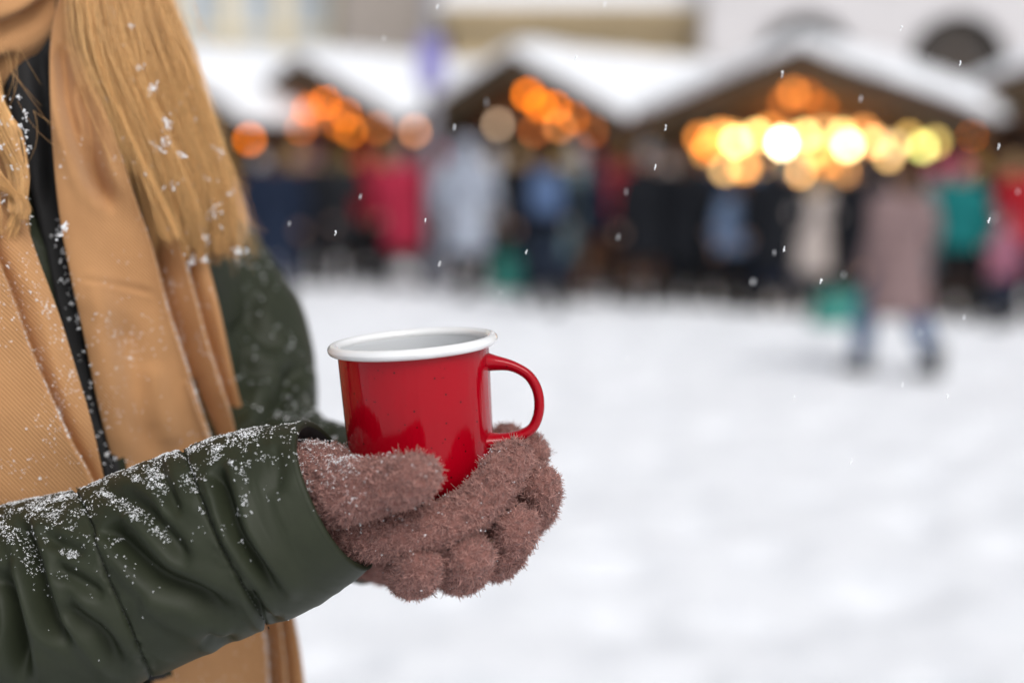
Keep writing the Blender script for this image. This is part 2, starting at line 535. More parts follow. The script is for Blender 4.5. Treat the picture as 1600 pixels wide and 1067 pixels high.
# ------------------------------------------------------------------ market huts
WOOD = mat('dark_brown_boards', (0.085, 0.042, 0.022), 0.65, var=.35, scale=5, bump=.4, bscale=25)
WOODL = mat('brown_boards', (0.3, 0.15, 0.06), 0.65, var=.3, scale=5, bump=.4, bscale=25)  # board colour raised to carry the warm lamp glow inside the stalls
GREEN = mat('fir_garland', (0.05, 0.06, 0.03), 0.8, var=.4, scale=30)
def hut(px, Y, W, eave, apex, L, yaw, label):
    root = empty('market_stall', (X_at(px, Y), Y, 0), R(yaw)); tag(root, label, 'market stall', 'wooden market stalls under snow')
    # local: front gable on -Y, ridge runs +Y
    h = W / 2; ov = .25; sl = (apex - eave) / h
    MB().box((0, L, (eave) / 2), (W - .1, .08, eave)).box((0, L / 2, .05), (W - .1, L, .1)).build('back_wall', WOODL, root)
    for s_ in (-1, 1):
        MB().box((s_ * (h - .04), L / 2 + .3, eave / 2), (.08, L - .7, eave - .02)).build('side_wall', WOODL, root)
        MB().box((s_ * (h - .08), .0, eave / 2), (.12, .12, eave)).build('post', WOOD, root, bevel=.01)
        a = math.atan(sl); c, s2 = math.cos(a), math.sin(a)
        M = [[c, 0, s2 * s_], [0, 1, 0], [-s2 * s_, 0, c]]
        wl = (h + ov) / c
        x = s_ * (h + ov) / 2; z = apex - sl * (h + ov) / 2
        rf = MB().box((x, L / 2 - .2, z + .04), (wl, L + .7, .06), M=M).build('roof_panel', WOOD, root)
        # snow slab, softly uneven
        nx_, ny_ = 24, 40
        uu = np.linspace(.02, 1.0, nx_); vv = np.linspace(-.55, L + .15, ny_)
        U, Vv = np.meshgrid(uu, vv, indexing='ij')
        xx = s_ * U * (h + ov + .03); zz = apex - sl * U * (h + ov) + .09
        edge = np.minimum(np.minimum(1 - U, .3) / .1, np.minimum(Vv + .55, L + .15 - Vv) / .15).clip(0, 1)
        top = zz + .16 * np.sqrt(edge) + .025 * fbm(np.stack([xx * 2, Vv * 2, 0 * xx], -1) + px)
        V = np.concatenate([np.stack([xx, Vv, top], -1).reshape(-1, 3), np.stack([xx, Vv, zz + 0 * top], -1).reshape(-1, 3)])
        i, j = np.meshgrid(np.arange(nx_ - 1), np.arange(ny_ - 1), indexing='ij'); a_ = i * ny_ + j; n_ = nx_ * ny_
        F = np.stack([a_, a_ + ny_, a_ + ny_ + 1, a_ + 1], -1).reshape(-1, 4)
        rim = []
        for k in range(ny_ - 1):
            rim += [[k, k + 1, n_ + k + 1, n_ + k], [(nx_ - 1) * ny_ + k + 1, (nx_ - 1) * ny_ + k, n_ + (nx_ - 1) * ny_ + k, n_ + (nx_ - 1) * ny_ + k + 1]]
        for k in range(nx_ - 1):
            rim += [[(k + 1) * ny_, k * ny_, n_ + k * ny_, n_ + (k + 1) * ny_], [k * ny_ + ny_ - 1, (k + 1) * ny_ + ny_ - 1, n_ + (k + 1) * ny_ + ny_ - 1, n_ + k * ny_ + ny_ - 1]]
        link('snow_layer', np_mesh('snow_layer', V, [F, F[:, ::-1] + n_, np.array(rim)]), SNOW, rf)
        # barge board
        MB().box((x, -.56, z - .05), (wl, .04, .2), M=M).build('barge_board', WOOD, root)
    # gable infill set back
    g = MB()
    nb = 10
    for k in range(nb):
        xa = -h + .12 + k * (W - .24) / nb; xb = xa + (W - .24) / nb - .012
        za = apex - sl * abs(xa) - .1; zb = apex - sl * abs(xb) - .1
        g.prism([(xa, eave - .02), (xb, eave - .02), (xb, max(zb, eave)), (xa, max(za, eave))], .06 + .004 * (k % 2), .11)
    g.build('gable', WOODL, root)
    MB().box((0, 0.05, eave - .08), (W - .3, .1, .14)).build('lintel', WOOD, root)
    c = MB().box((0, .1, 1.0), (W - .3, .5, .06)); c.build('counter', WOODL, root, bevel=.01)
    f = MB()
    for k in range(nb):
        f.box((-h + .25 + (k + .5) * (W - .5) / nb, .0, .5), ((W - .5) / nb - .012, .04, .9))
    f.build('counter_front', WOOD, root)
    MB().box((0, L - .4, 1.5), (W - .4, .3, .04)).box((0, L - .4, 1.15), (W - .4, .3, .04)).build('shelf', WOODL, root)
    gl = MB()
    gl.tube([(-h - .1, -.59, eave - .15 - .05), (0, -.59, apex - .2), (h + .1, -.59, eave - .2)], .03, 8, True, 12) if False else gl.tube([(x_, -.59, apex - sl * abs(x_) - .2) for x_ in np.linspace(-h - .05, h + .05, 9)], .03, 8, True, 2)
    rr = np.random.default_rng(int(px) + 5000)
    for k in range(120):
        u = rr.uniform(-1, 1); x = u * (h + .05); z = apex - sl * abs(x) - .2 + rr.normal(0, .03)
        d = rr.normal(size=3); d /= np.linalg.norm(d)
        gl.tube([(x, -.58, z), (x + .09 * d[0], -.6 + .05 * d[1], z + .09 * d[2])], [.02, .004], 4, False, 1)
    gl.build('garland', GREEN, root)
    return root
huts = [
    (300, 20.5, 3.1, 1.93, 2.75, 4.6, -38, 'snow roofed wooden stall at the left end, mostly behind the hair'),
    (515, 20.2, 3.0, 1.93, 2.68, 4.6, -34, 'second wooden stall from the left with an orange lit gable'),
    (836, 18.2, 2.9, 1.88, 2.62, 4.8, -34, 'middle wooden stall with orange lamps right under its gable'),
    (1262, 15.3, 3.3, 1.84, 2.48, 5.0, -26, 'large wooden stall with a row of bright yellow lamps'),
    (1690, 15.0, 3.1, 1.84, 2.5, 4.5, -30, 'wooden stall at the right edge behind the red coat'),
    (20, 21.5, 3.0, 1.9, 2.7, 4.4, -38, 'wooden stall hidden left behind the woman in the scarf'),
]
for h_ in huts: hut(*h_)

# lamps: (px, py, Y, colour, strength, radius, label)
LCORD = mat('black_cord', (0.02, 0.02, 0.02), .6)
def lamp_mat(col, s_):
    nm = 'lamp_glow_%02d' % len([k for k in _M if k.startswith('lamp_glow')])
    return mat(nm, tuple(.02 + .3 * k for k in col), .4, emit=col, estr=s_)
ORA = (1.0, 0.21, 0.004); YEL = (1.0, 0.62, 0.20); WHT = (1.0, 0.78, 0.45); GRN = (0.8, 0.8, 0.22); BEI = (0.9, 0.62, 0.4)
lamps = [
    (390, 218, 16.3, ORA, 11, .11, 'orange lamp of the leftmost visible stall'),
    (508, 158, 16.2, ORA, 17, .12, 'orange lamp high in the gable of the second stall'),
    (540, 178, 16.2, ORA, 9, .10, 'dimmer orange lamp below right of the gable lamp, second stall'),
    (648, 205, 16.4, (1, .38, .15), 7, .10, 'pinkish orange lamp left of the pole with the purple sign'),
    (825, 148, 15.6, ORA, 17, .12, 'orange lamp left in the gable of the middle stall'),
    (868, 165, 15.6, ORA, 19, .12, 'brightest orange lamp in the gable of the middle stall'),
    (875, 198, 15.6, (1, .36, .1), 7, .10, 'dim orange lamp hanging lowest right in the middle stall'),
    (778, 195, 15.6, BEI, 6, .10, 'pale beige lamp at the left of the middle stall'),
    (800, 252, 15.4, (.8, .75, .6), 3.5, .11, 'dull white lamp low in the middle stall'),
    (1012, 200, 15.8, (1, .42, .12), 9, .10, 'single orange lamp between the middle and the large stall'),
    (470, 200, 16.2, (1, .25, .03), 5, .1, 'faint orange lamp left in the second stall'),
    (520, 138, 16.2, ORA, 9, .1, 'orange lamp right under the ridge of the second stall'),
    (530, 195, 16.2, (1, .25, .03), 4, .1, 'faint orange lamp in the middle of the second stall'),
    (590, 200, 16.2, (1, .25, .03), 4, .1, 'faint orange lamp right in the second stall'),
    (845, 165, 15.6, ORA, 12, .1, 'orange lamp between the two bright gable lamps of the middle stall'),
    (905, 160, 15.6, (1, .25, .03), 6, .1, 'orange lamp rightmost in the gable of the middle stall'),
    (835, 205, 15.6, (1, .25, .04), 3.5, .1, 'faint orange lamp low in the middle stall'),
    (925, 205, 15.6, (1, .25, .04), 3.0, .1, 'faint orange lamp at the right post of the middle stall'),
    (1128, 210, 14.4, (1, .3, .05), 9, .1, 'orange lamp between the first two lamps of the row'),
    (1200, 245, 14.4, (1, .45, .12), 8, .1, 'orange lamp low left of the brightest lamp'),
    (1283, 235, 14.4, (1, .45, .1), 9, .1, 'orange lamp between the two brightest lamps'),
    (1290, 255, 14.4, (1, .35, .08), 6, .1, 'orange lamp low between the two brightest lamps'),
    (1350, 205, 14.4, (1, .38, .1), 7, .1, 'orange lamp high right of the right bright lamp'),
    (1225, 160, 14.7, (1, .24, .03), 3, .1, 'faint orange lamp left in the gable of the large stall'),
    (1262, 150, 14.7, (1, .24, .03), 3, .1, 'faint orange lamp at the ridge of the large stall'),
    (1420, 215, 14.4, (1, .6, .15), 6, .1, 'yellow lamp left above the greenish lamp'),
    (1462, 222, 14.4, (1, .7, .2), 6, .1, 'yellow lamp right of the greenish lamp'),
    (1500, 190, 14.5, ORA, 6, .1, 'orange lamp at the right eave of the large stall'),
    (482, 172, 16.2, ORA, 7, .10, 'dim orange lamp left below the gable lamp of the second stall'),
    (548, 205, 16.2, (1, .26, .02), 6, .10, 'dim orange lamp lowest in the second stall'),
    (845, 128, 15.7, ORA, 8, .11, 'dim orange lamp right under the ridge of the middle stall'),
    (896, 182, 15.6, ORA, 8, .10, 'orange lamp right below the brightest gable lamp of the middle stall'),
    (1285, 168, 14.6, (1, .24, .02), 3.5, .12, 'faint orange lamp right below the gable lamp of the large stall'),
    (1240, 145, 14.6, (1, .3, .05), 6, .13, 'dim orange lamp high in the gable of the large stall'),
    (1108, 228, 14.3, ORA, 14, .10, 'orange lamp at the left end of the large stall row'),
    (1150, 222, 14.3, YEL, 42, .09, 'bright yellow lamp second in the large stall row'),
    (1183, 212, 14.3, YEL, 26, .09, 'yellow lamp third in the large stall row'),
    (1222, 224, 14.3, WHT, 75, .09, 'brightest white yellow lamp at the middle of the large stall row'),
    (1258, 212, 14.3, YEL, 24, .09, 'yellow lamp right next to the brightest lamp'),
    (1250, 268, 14.4, (1, .5, .16), 14, .09, 'low orange yellow lamp under the brightest lamp'),
    (1165, 262, 14.4, (1, .42, .1), 11, .09, 'low orange lamp under the second lamp of the row'),
    (1315, 212, 14.3, YEL, 24, .09, 'small yellow lamp left above the right bright lamp'),
    (1325, 228, 14.3, (1, .72, .3), 48, .09, 'bright yellow lamp right of the middle of the large stall'),
    (1362, 222, 14.3, (1, .42, .15), 12, .09, 'orange lamp right of the bright yellow pair'),
    (1322, 268, 14.4, (1, .42, .12), 8, .09, 'low orange lamp over the beige coat'),
    (1398, 228, 14.3, (.75, .6, .35), 5, .08, 'dim beige lamp left of the greenish lamp'),
    (1442, 230, 14.3, GRN, 17, .085, 'greenish yellow lamp at the right end of the large stall'),
    (1520, 205, 14.5, ORA, 22, .10, 'orange lamp over the teal coat'),
    (1545, 180, 14.6, (1, .3, .06), 15, .10, 'dim orange lamp at the far right stall'),
]
_lr = random.Random(5)
_seen = {}
for _i in range(22):
    _x = 1092 + _i * 14.2 + _lr.uniform(-5, 5); _up = _i % 2 == 0
    _y = _lr.uniform(200, 222) if _up else _lr.uniform(236, 268)
    _c = _lr.choice([(1, .32, .05), (1, .5, .14), (1, .42, .1), (1, .6, .22)])
    lamps.append((_x, _y, 14.35 + _lr.uniform(0, .5), _c, _lr.uniform(4, 9), .09, 'STR'))
for (px, py, Y, c, s_, r, lab) in lamps:
    d = Y / CP
    Y = Y + (3.4 if px < 560 else 1.75 if px < 960 else 0)
    s_ = s_ * (Y / 15.0) ** 2 * (1.25 if px > 1080 and s_ < 15 else .9); r = .058
    p = P(px, py, Y)
    root = empty('hanging_lamp', tuple(p)); 
    if lab == 'STR': tag(root, 'small warm bulb among the many glowing closely together across the front of the large stall', 'lamp', 'small bulbs strung across the large stall')
    else: tag(root, lab, 'lamp', 'lamps of the market stalls')
    MB().ell((0, 0, 0), (r * .8, r * .8, r), 16).build('bulb', lamp_mat(c, s_ * .26 * (.1 / .058) ** 2 * .95), root, smooth=True)
    MB().tube([(0, 0, r * .95), (0, 0, r * 1.25)], [r * .35, r * .25], 10, False, 1).build('lamp_cap', LCORD, root, smooth=True)
    MB().tube([(0, 0, r * 1.2), (0, 0, r * 1.2 + .18)], .008, 6, False, 1).build('cord', LCORD, root)

# pole with the purple sign
pp = ground_pt(672, 428)[0]
pole = empty('sign_pole', (X_at(672, 14.9), 15.4, 0)); tag(pole, 'tall grey pole carrying a purple blue sign between two stalls', 'sign pole')
PG = mat('grey_metal', (0.3, 0.3, 0.34), .5, metal=.3)
MB().tube([(0, 0, 0), (0, 0, 3), (0, 0, 6)], [.07, .06, .05], 14, True, 4).build('pole', PG, pole, smooth=True)
MB().box((0, -.09, 2.42), (.3, .05, .5)).build('sign_panel', mat('purple_blue_paint', (.24, .22, .5), .5), pole, bevel=.02)
MB().box((0, 0, .15), (.3, .3, .3)).build('foot', PG, pole, bevel=.03)
# ------------------------------------------------------------------ the crowd
def ering(mb, secs, n=20):
    """closed body of elliptical sections (cx, cy, z, rx, ry), smooth"""
    q = catmull(np.array(secs, float), 4)
    th = np.arange(n) * 2 * math.pi / n
    V = np.stack([q[:, 0:1] + q[:, 3:4] * np.cos(th), q[:, 1:2] + q[:, 4:5] * np.sin(th), np.repeat(q[:, 2:3], n, 1)], -1)
    m = len(q); i, j = np.meshgrid(np.arange(m - 1), np.arange(n), indexing='ij')
    a = i * n + j; b = i * n + (j + 1) % n
    up = q[-1, 2] > q[0, 2]
    F4 = np.stack([a, b, b + n, a + n] if up else [a, a + n, b + n, b], -1).reshape(-1, 4)
    V = np.vstack([V.reshape(-1, 3), [[q[0, 0], q[0, 1], q[0, 2]], [q[-1, 0], q[-1, 1], q[-1, 2]]]])
    j = np.arange(n); k = (j + 1) % n
    lo = [np.full(n, m * n), k, j]; hi = [np.full(n, m * n + 1), (m - 1) * n + j, (m - 1) * n + k]
    if not up: lo = [lo[0], lo[2], lo[1]]; hi = [hi[0], hi[2], hi[1]]
    mb.addm(V, F4, np.vstack([np.stack(lo, -1), np.stack(hi, -1)]))
    return mb

def pose_points(kind):
    st = {'stand': 0.0, 'walk': 0.22, 'front': 0.03}[kind]
    P_ = dict(hip=[(-.09, 0, .88), (.09, 0, .88)], knee=[(-.1, .05 + st * .6, .48), (.1, .03 - st * .4, .48)],
              ankle=[(-.1, st, .09), (.1, -st, .09)])
    if kind == 'front':
        P_['elbow'] = [(-.25, .02, 1.14), (.25, .02, 1.14)]; P_['wrist'] = [(-.13, .24, 1.18), (.13, .24, 1.18)]
    elif kind == 'walk':
        P_['elbow'] = [(-.26, -.08, 1.14), (.26, .02, 1.14)]; P_['wrist'] = [(-.26, .02, .92), (.25, .16, .96)]
    else:
        P_['elbow'] = [(-.26, -.03, 1.13), (.26, -.03, 1.13)]; P_['wrist'] = [(-.25, .03, .88), (.25, .03, .88)]
    P_['sh'] = [(-.17, 0, 1.40), (.17, 0, 1.40)]
    return P_

def person_meshes(kind, long_coat):
    q = pose_points(kind)
    out = {}
    b = MB()
    ering(b, [(0, 0, .84, .13, .1), (0, 0, .95, .16, .11), (0, .01, 1.1, .14, .1), (0, .01, 1.3, .17, .11), (0, 0, 1.43, .13, .08), (0, 0, 1.5, .05, .05)])
    b.tube([(0, 0, 1.42), (0, .01, 1.56)], .052, 10)
    b.ell((0, .02, 1.615), (.075, .092, .11), 16); b.ell((0, .035, 1.56), (.055, .07, .06), 12)
    b.ell((0, .115, 1.60), (.014, .02, .022), 8)
    b.ell((-.077, .01, 1.605), (.01, .02, .03), 8); b.ell((.077, .01, 1.605), (.01, .02, .03), 8)
    for s in (0, 1):
        b.tube([q['sh'][s], q['elbow'][s], q['wrist'][s]], [.05, .04, .028], 10)
        w = np.array(q['wrist'][s]); d = unit(w - np.array(q['elbow'][s]))
        b.tube([w, w + d * .05, w + d * .09], [.028, .036, .03], 8)
        for f in range(4):
            o = np.array([(f - 1.5) * .018, 0, 0]); b.tube([w + d * .08 + o, w + d * .12 + o, w + d * .15 + o + [0, .01, 0]], [.011, .01, .008], 6)
        b.tube([w + d * .03, w + d * .07 + [0, .045, 0]], [.013, .01], 6)
        b.tube([q['hip'][s], q['knee'][s], q['ankle'][s]], [.085, .055, .04], 12)
        a = np.array(q['ankle'][s]); b.tube([a + [0, -.03, -.04], a + [0, .06, -.05], a + [0, .16, -.055]], [.04, .042, .03], 10)
    out['body'] = fuse(b, .012, 4, .6, 'body')
    c = MB()
    hem = .50 if long_coat else .80
    ering(c, [(0, 0, hem, .235 if long_coat else .2, .185 if long_coat else .15), (0, 0, (hem + .95) / 2, .21, .165), (0, 0, .98, .185, .14), (0, .01, 1.12, .175, .135), (0, .01, 1.3, .2, .145),
              (0, 0, 1.42, .165, .11), (0, 0, 1.49, .085, .08), (0, 0, 1.53, .075, .075)])
    for s in (0, 1):
        c.tube([q['sh'][s], q['elbow'][s], q['wrist'][s]], [.085, .07, .055], 14)
    out['coat'] = fuse(c, .016, 5, .6, 'coat')
    t = MB()
    for s in (0, 1):
        a = np.array(q['ankle'][s]); t.tube([q['hip'][s], q['knee'][s], a + [0, 0, .06]], [.105, .078, .066], 14)
    t.ell((0, 0, .9), (.15, .12, .11), 14)
    out['trousers'] = fuse(t, .014, 4, .6, 'trousers')
    bt = []
    for s in (0, 1):
        m = MB(); a = np.array(q['ankle'][s])
        m.tube([a + [0, -.005, .15], a + [0, -.01, .04], a + [0, 0, -.03]], [.068, .058, .052], 12)
        m.tube([a + [0, -.03, -.035], a + [0, .07, -.045], a + [0, .17, -.05]], [.052, .05, .038], 12)
        bt.append(fuse(m, .012, 3, .6, 'boot'))
    out['boot'] = bt
    return out

def headwear(kind):
    m = MB()
    if kind == 'hat':
        ering(m, [(0, .01, 1.63, .088, .1), (0, .01, 1.665, .09, .102), (0, .005, 1.71, .078, .088), (0, 0, 1.745, .045, .05), (0, 0, 1.755, .02, .02)])
        m.ell((0, 0, 1.775), (.033, .033, .033), 12)
    elif kind == 'hair':
        m.ell((0, 0, 1.645), (.088, .1, .1), 18); m.ell((0, -.05, 1.57), (.085, .06, .12), 16); m.ell((0, -.06, 1.47), (.08, .045, .1), 14)
    else:
        m.ell((0, -.005, 1.63), (.1, .115, .125), 18); m.ell((0, -.03, 1.52), (.11, .1, .07), 16)
    return fuse(m, .01, 4, .6, kind)

PROTO = {(k, l): person_meshes(k, l) for k in ('stand', 'walk', 'front') for l in (False, True)}
HEAD = {k: headwear(k) for k in ('hat', 'hair', 'hood')}
scm = MB(); th_ = np.linspace(0, 2 * math.pi, 17)
scm.tube([(.085 * math.cos(a), .085 * math.sin(a), 1.5 + .02 * math.sin(2 * a)) for a in th_], .036, 8, True, 2)
scm.tube([(.05, .1, 1.48), (.06, .16, 1.3), (.055, .165, 1.12)], .032, 8)
SCARFM = fuse(scm, .012, 3, .6, 'scarf')

def cloth(nm, c): return mat('cloth_' + nm, tuple(k * (.55 if max(c) < .07 else .85) for k in c), .85, var=.15, scale=12, bump=.3, bscale=30, spec=.2)
CL = dict(black=(.012, .014, .02), navy=(.014, .026, .06), charcoal=(.035, .038, .045), red=(.5, .02, .03), crimson=(.42, .025, .06), palegrey=(.42, .46, .55),
          beige=(.5, .43, .4), teal=(.01, .19, .19), pink=(.235, .16, .16), jeans=(.07, .13, .26), lightblue=(.15, .21, .33), greyteal=(.18, .26, .29), darkred=(.26, .02, .03),
          brown=(.12, .055, .03), olive=(.12, .11, .04), mauve=(.34, .13, .19), offwhite=(.55, .55, .55), mustard=(.4, .26, .05), hotpink=(.55, .1, .2), purple=(.09, .04, .12),
          blond=(.42, .27, .12), brownhair=(.09, .045, .025), darkblue=(.02, .04, .11), grey=(.2, .21, .23))
def CM(n): return cloth(n, CL[n])
BOOTM = mat('boot_leather', (.02, .018, .016), .5)

def place_person(px, fy, hy, coat, trs, head, hcol, pose, yaw, label, long_coat=False, scarf=None, wide=1.0, group='people gathered at the market stalls'):
    p, d = ground_pt(px, fy)
    zt = CAM_H + (235 - hy) / FPX * math.hypot(p[0] * 0, p[1])
    s = zt / (1.79 if head == 'hat' else 1.745)
    root = empty('person', (p[0], p[1], 0.0), R(yaw)); root.scale = (s * 1.14 * wide, s * 1.14, s)
    tag(root, label, 'person', group)
    M_ = PROTO[(pose, long_coat)]
    def k(name, me, m):
        o = bpy.data.objects.new(name, me); COL.objects.link(o)
        if not me.materials: me.materials.append(m)
        o.parent = root
        o.material_slots[0].link = 'OBJECT'; o.material_slots[0].material = m
        return o
    k('body', M_['body'], SKIN); k('coat', M_['coat'], CM(coat)); k('trousers', M_['trousers'], CM(trs))
    for b in M_['boot']: k('boot', b, BOOTM)
    k({'hat': 'hat', 'hair': 'hair', 'hood': 'hood'}[head], HEAD[head], CM(hcol))
    if head == 'hat': pass
    if scarf: k('scarf', SCARFM, CM(scarf))
    return root, p, s

front = [
    (432, 476, 222, 'navy', 'darkblue', 'hair', 'brownhair', 'stand', 20, 'person in a long navy coat right beside the green sleeve of the near woman', True, None),
    (487, 446, 228, 'black', 'black', 'hat', 'purple', 'stand', -15, 'person in black with a purple knit hat right of the navy coat', False, None),
    (530, 444, 226, 'charcoal', 'black', 'hair', 'brownhair', 'front', 10, 'person in charcoal with an olive scarf left of the red jacket', True, 'olive'),
    (572, 438, 232, 'red', 'black', 'hood', 'red', 'stand', -20, 'person in a bright red hooded jacket left of the crimson coat', False, None),
    (634, 452, 218, 'crimson', 'charcoal', 'hat', 'pink', 'walk', 30, 'person in a crimson coat and pale pink hat', True, 'mauve'),
    (730, 462, 216, 'palegrey', 'charcoal', 'hood', 'palegrey', 'walk', -25, 'person in a pale grey blue hooded coat left of the green teal bag', True, None),
    (848, 484, 220, 'black', 'navy', 'hair', 'brownhair', 'walk', 5, 'person in black carrying a blue backpack', False, None),
    (900, 455, 224, 'greyteal', 'black', 'hat', 'offwhite', 'stand', 25, 'person in a grey teal coat with an off-white hat', False, 'offwhite'),
    (952, 456, 222, 'darkred', 'black', 'hair', 'brownhair', 'front', -10, 'person in a dark red jacket with brown hair', False, None),
    (1008, 462, 222, 'black', 'brown', 'hat', 'grey', 'stand', 15, 'person in black with a grey hat and brown trousers', True, None),
    (1068, 466, 226, 'black', 'black', 'hair', 'brownhair', 'stand', -30, 'brown haired person all in black right of the brown trousers', True, None),
    (1112, 466, 232, 'navy', 'navy', 'hat', 'black', 'front', 0, 'person in navy with a black hat under the left end of the lamp row', True, None),
    (1152, 486, 276, 'lightblue', 'black', 'hair', 'brownhair', 'stand', 20, 'shorter person in a light blue jacket under the bright lamps', False, None),
    (1205, 472, 236, 'black', 'navy', 'hood', 'black', 'stand', -12, 'person in a black hooded coat left of the beige coat', True, None),
    (1264, 490, 264, 'beige', 'navy', 'hair', 'blond', 'front', 12, 'blond person in a long beige coat under the bright lamps', True, None),
    (1330, 478, 242, 'black', 'navy', 'hat', 'charcoal', 'stand', -8, 'person in black with a charcoal hat left of the pink coat', True, None),
    (1400, 588, 248, 'pink', 'jeans', 'hair', 'brownhair', 'walk', 33, 'person in a dusty pink coat and blue jeans, nearest of the crowd', True, None),
    (1492, 500, 246, 'teal', 'black', 'hat', 'hotpink', 'stand', -18, 'person in a teal jacket and pink hat right of the pink coat', False, None),
    (1545, 494, 240, 'black', 'black', 'hair', 'brownhair', 'stand', 14, 'brown haired person in black between the teal jacket and the red jacket', True, None),
    (1562, 512, 330, 'mauve', 'navy', 'hat', 'mauve', 'stand', 40, 'child in a mauve coat and hat near the right edge', False, None),
    (1600, 505, 232, 'red', 'navy', 'hair', 'brownhair', 'front', -25, 'person in a red jacket at the right edge of the picture', False, None),
]
PPL = []
for a in front:
    if 1000 < a[0] < 1350 and a[0] not in (1264, 1152): a = (a[0], a[1] + random.Random(a[0]).uniform(4, 26)) + a[2:]
    PPL.append(place_person(*a[:10], long_coat=a[10], scarf=a[11], wide=1.22 if a[0] == 1400 else 1.0))
back_cols = [('black', 'black'), ('charcoal', 'olive'), ('navy', 'mustard'), ('black', 'grey'), ('brown', 'brownhair'), ('charcoal', 'black'), ('black', 'offwhite'), ('navy', 'navy'), ('olive', 'olive'), ('black', 'darkred'), ('charcoal', 'mustard'), ('navy', 'grey'), ('black', 'brown'), ('purple', 'purple'), ('charcoal', 'pink'), ('black', 'teal'), ('darkblue', 'charcoal'), ('brown', 'black'), ('black', 'blond'), ('charcoal', 'charcoal'), ('navy', 'darkred'), ('black', 'mustard'), ('greyteal', 'black'), ('navy', 'offwhite')]
nb_ = ['back row beside the red jacket', 'back row beside the crimson coat', 'back row by the pale grey coat', 'back row near the blue backpack', 'back row behind the dark red jacket', 'back row under the lamp row', 'back row behind the beige coat', 'back row behind the pink coat', 'back row behind the teal jacket']
bx_ = [458, 508, 552, 602, 664, 690, 772, 806, 872, 926, 978, 1036, 1088, 1132, 1178, 1236, 1290, 1310, 1366, 1446, 1468, 1522, 1576, 410]
nice = dict(black='black', charcoal='charcoal', navy='navy', brown='brown', olive='olive green', purple='purple', darkblue='dark blue', greyteal='grey teal', mustard='mustard', grey='grey', brownhair='brown', offwhite='off-white', darkred='dark red', pink='pale pink', teal='teal', blond='blond')
for i, x in enumerate(bx_):
    c, hc = back_cols[i]
    hk = 'hair' if hc in ('brownhair', 'blond') else ('hat' if i % 3 else 'hood')
    where = nb_[min(8, max(0, int((x - 500) / 115)))]
    lab = '%s coat, %s %s, %s' % (nice[c], nice[hc], {'hair': 'hair', 'hat': 'hat', 'hood': 'hood'}[hk], where)
    rr_ = random.Random(i)
    place_person(x, (402 + rr_.uniform(0, 26) if x < 700 else 424 + rr_.uniform(0, 18) if x < 960 else 442 + rr_.uniform(0, 16)), 226 + rr_.uniform(-5, 16), c, rr_.choice(['black', 'navy', 'charcoal']), hk, hc, rr_.choice(['stand', 'front', 'stand']), rr_.uniform(-40, 40), lab, long_coat=rr_.random() < .6)

mid = [
    (465, 432, 230, 'darkred', 'navy', 'hair', 'blond', 'blond person in a dark red coat left of the olive scarf'),
    (600, 440, 232, 'crimson', 'black', 'hair', 'blond', 'blond person in a dark crimson jacket between the red jacket and the crimson coat'),
    (686, 448, 228, 'charcoal', 'jeans', 'hat', 'hotpink', 'person in charcoal with jeans and a pink hat left of the pale grey blue coat'),
    (762, 440, 236, 'offwhite', 'black', 'hat', 'beige', 'person in an off-white jacket with a beige hat right of the pale grey blue coat'),
    (808, 452, 232, 'black', 'charcoal', 'hair', 'blond', 'blond person in black above the tall teal bag'),
    (876, 466, 240, 'greyteal', 'navy', 'hat', 'mustard', 'person in a grey teal jacket with a mustard hat right of the blue backpack'),
    (928, 470, 246, 'navy', 'brown', 'hood', 'navy', 'person in a navy hood right of the grey teal coat with off-white hat'),
    (980, 452, 236, 'mauve', 'black', 'hair', 'brownhair', 'brown haired person in a mauve coat right of the dark red jacket'),
    (1042, 472, 250, 'charcoal', 'jeans', 'hat', 'beige', 'person in charcoal with a beige hat and blue jeans'),
    (1090, 478, 262, 'black', 'charcoal', 'hat', 'teal', 'shorter person in black with a teal hat'),
    (1132, 462, 240, 'darkblue', 'black', 'hair', 'blond', 'blond person in dark blue left of the light blue jacket'),
    (1180, 480, 258, 'black', 'navy', 'hat', 'lightblue', 'person in black with a light blue hat right of the light blue jacket'),
    (1232, 466, 250, 'navy', 'black', 'hat', 'offwhite', 'person in navy with an off-white hat left of the long beige coat'),
    (1300, 466, 256, 'black', 'black', 'hair', 'blond', 'blond person in black right of the long beige coat'),
    (1362, 486, 246, 'charcoal', 'black', 'hood', 'charcoal', 'person in a charcoal hooded coat half hidden by the dusty pink coat'),
    (1452, 492, 250, 'greyteal', 'black', 'hat', 'hotpink', 'person in grey teal with a hot pink hat left of the teal jacket'),
    (1520, 486, 250, 'navy', 'navy', 'hat', 'mustard', 'person in navy with a mustard hat right of the teal jacket'),
    (1572, 488, 246, 'crimson', 'black', 'hair', 'blond', 'blond person in a crimson coat near the right edge'),
]
for i, (x, fy, hy, c_, t_, hk, hc, lab) in enumerate(mid):
    rr_ = random.Random(i + 100)
    place_person(x, fy, hy, c_, t_, hk, hc, rr_.choice(['walk', 'stand', 'front', 'walk']), rr_.uniform(-90, 90), lab, long_coat=rr_.random() < .4)

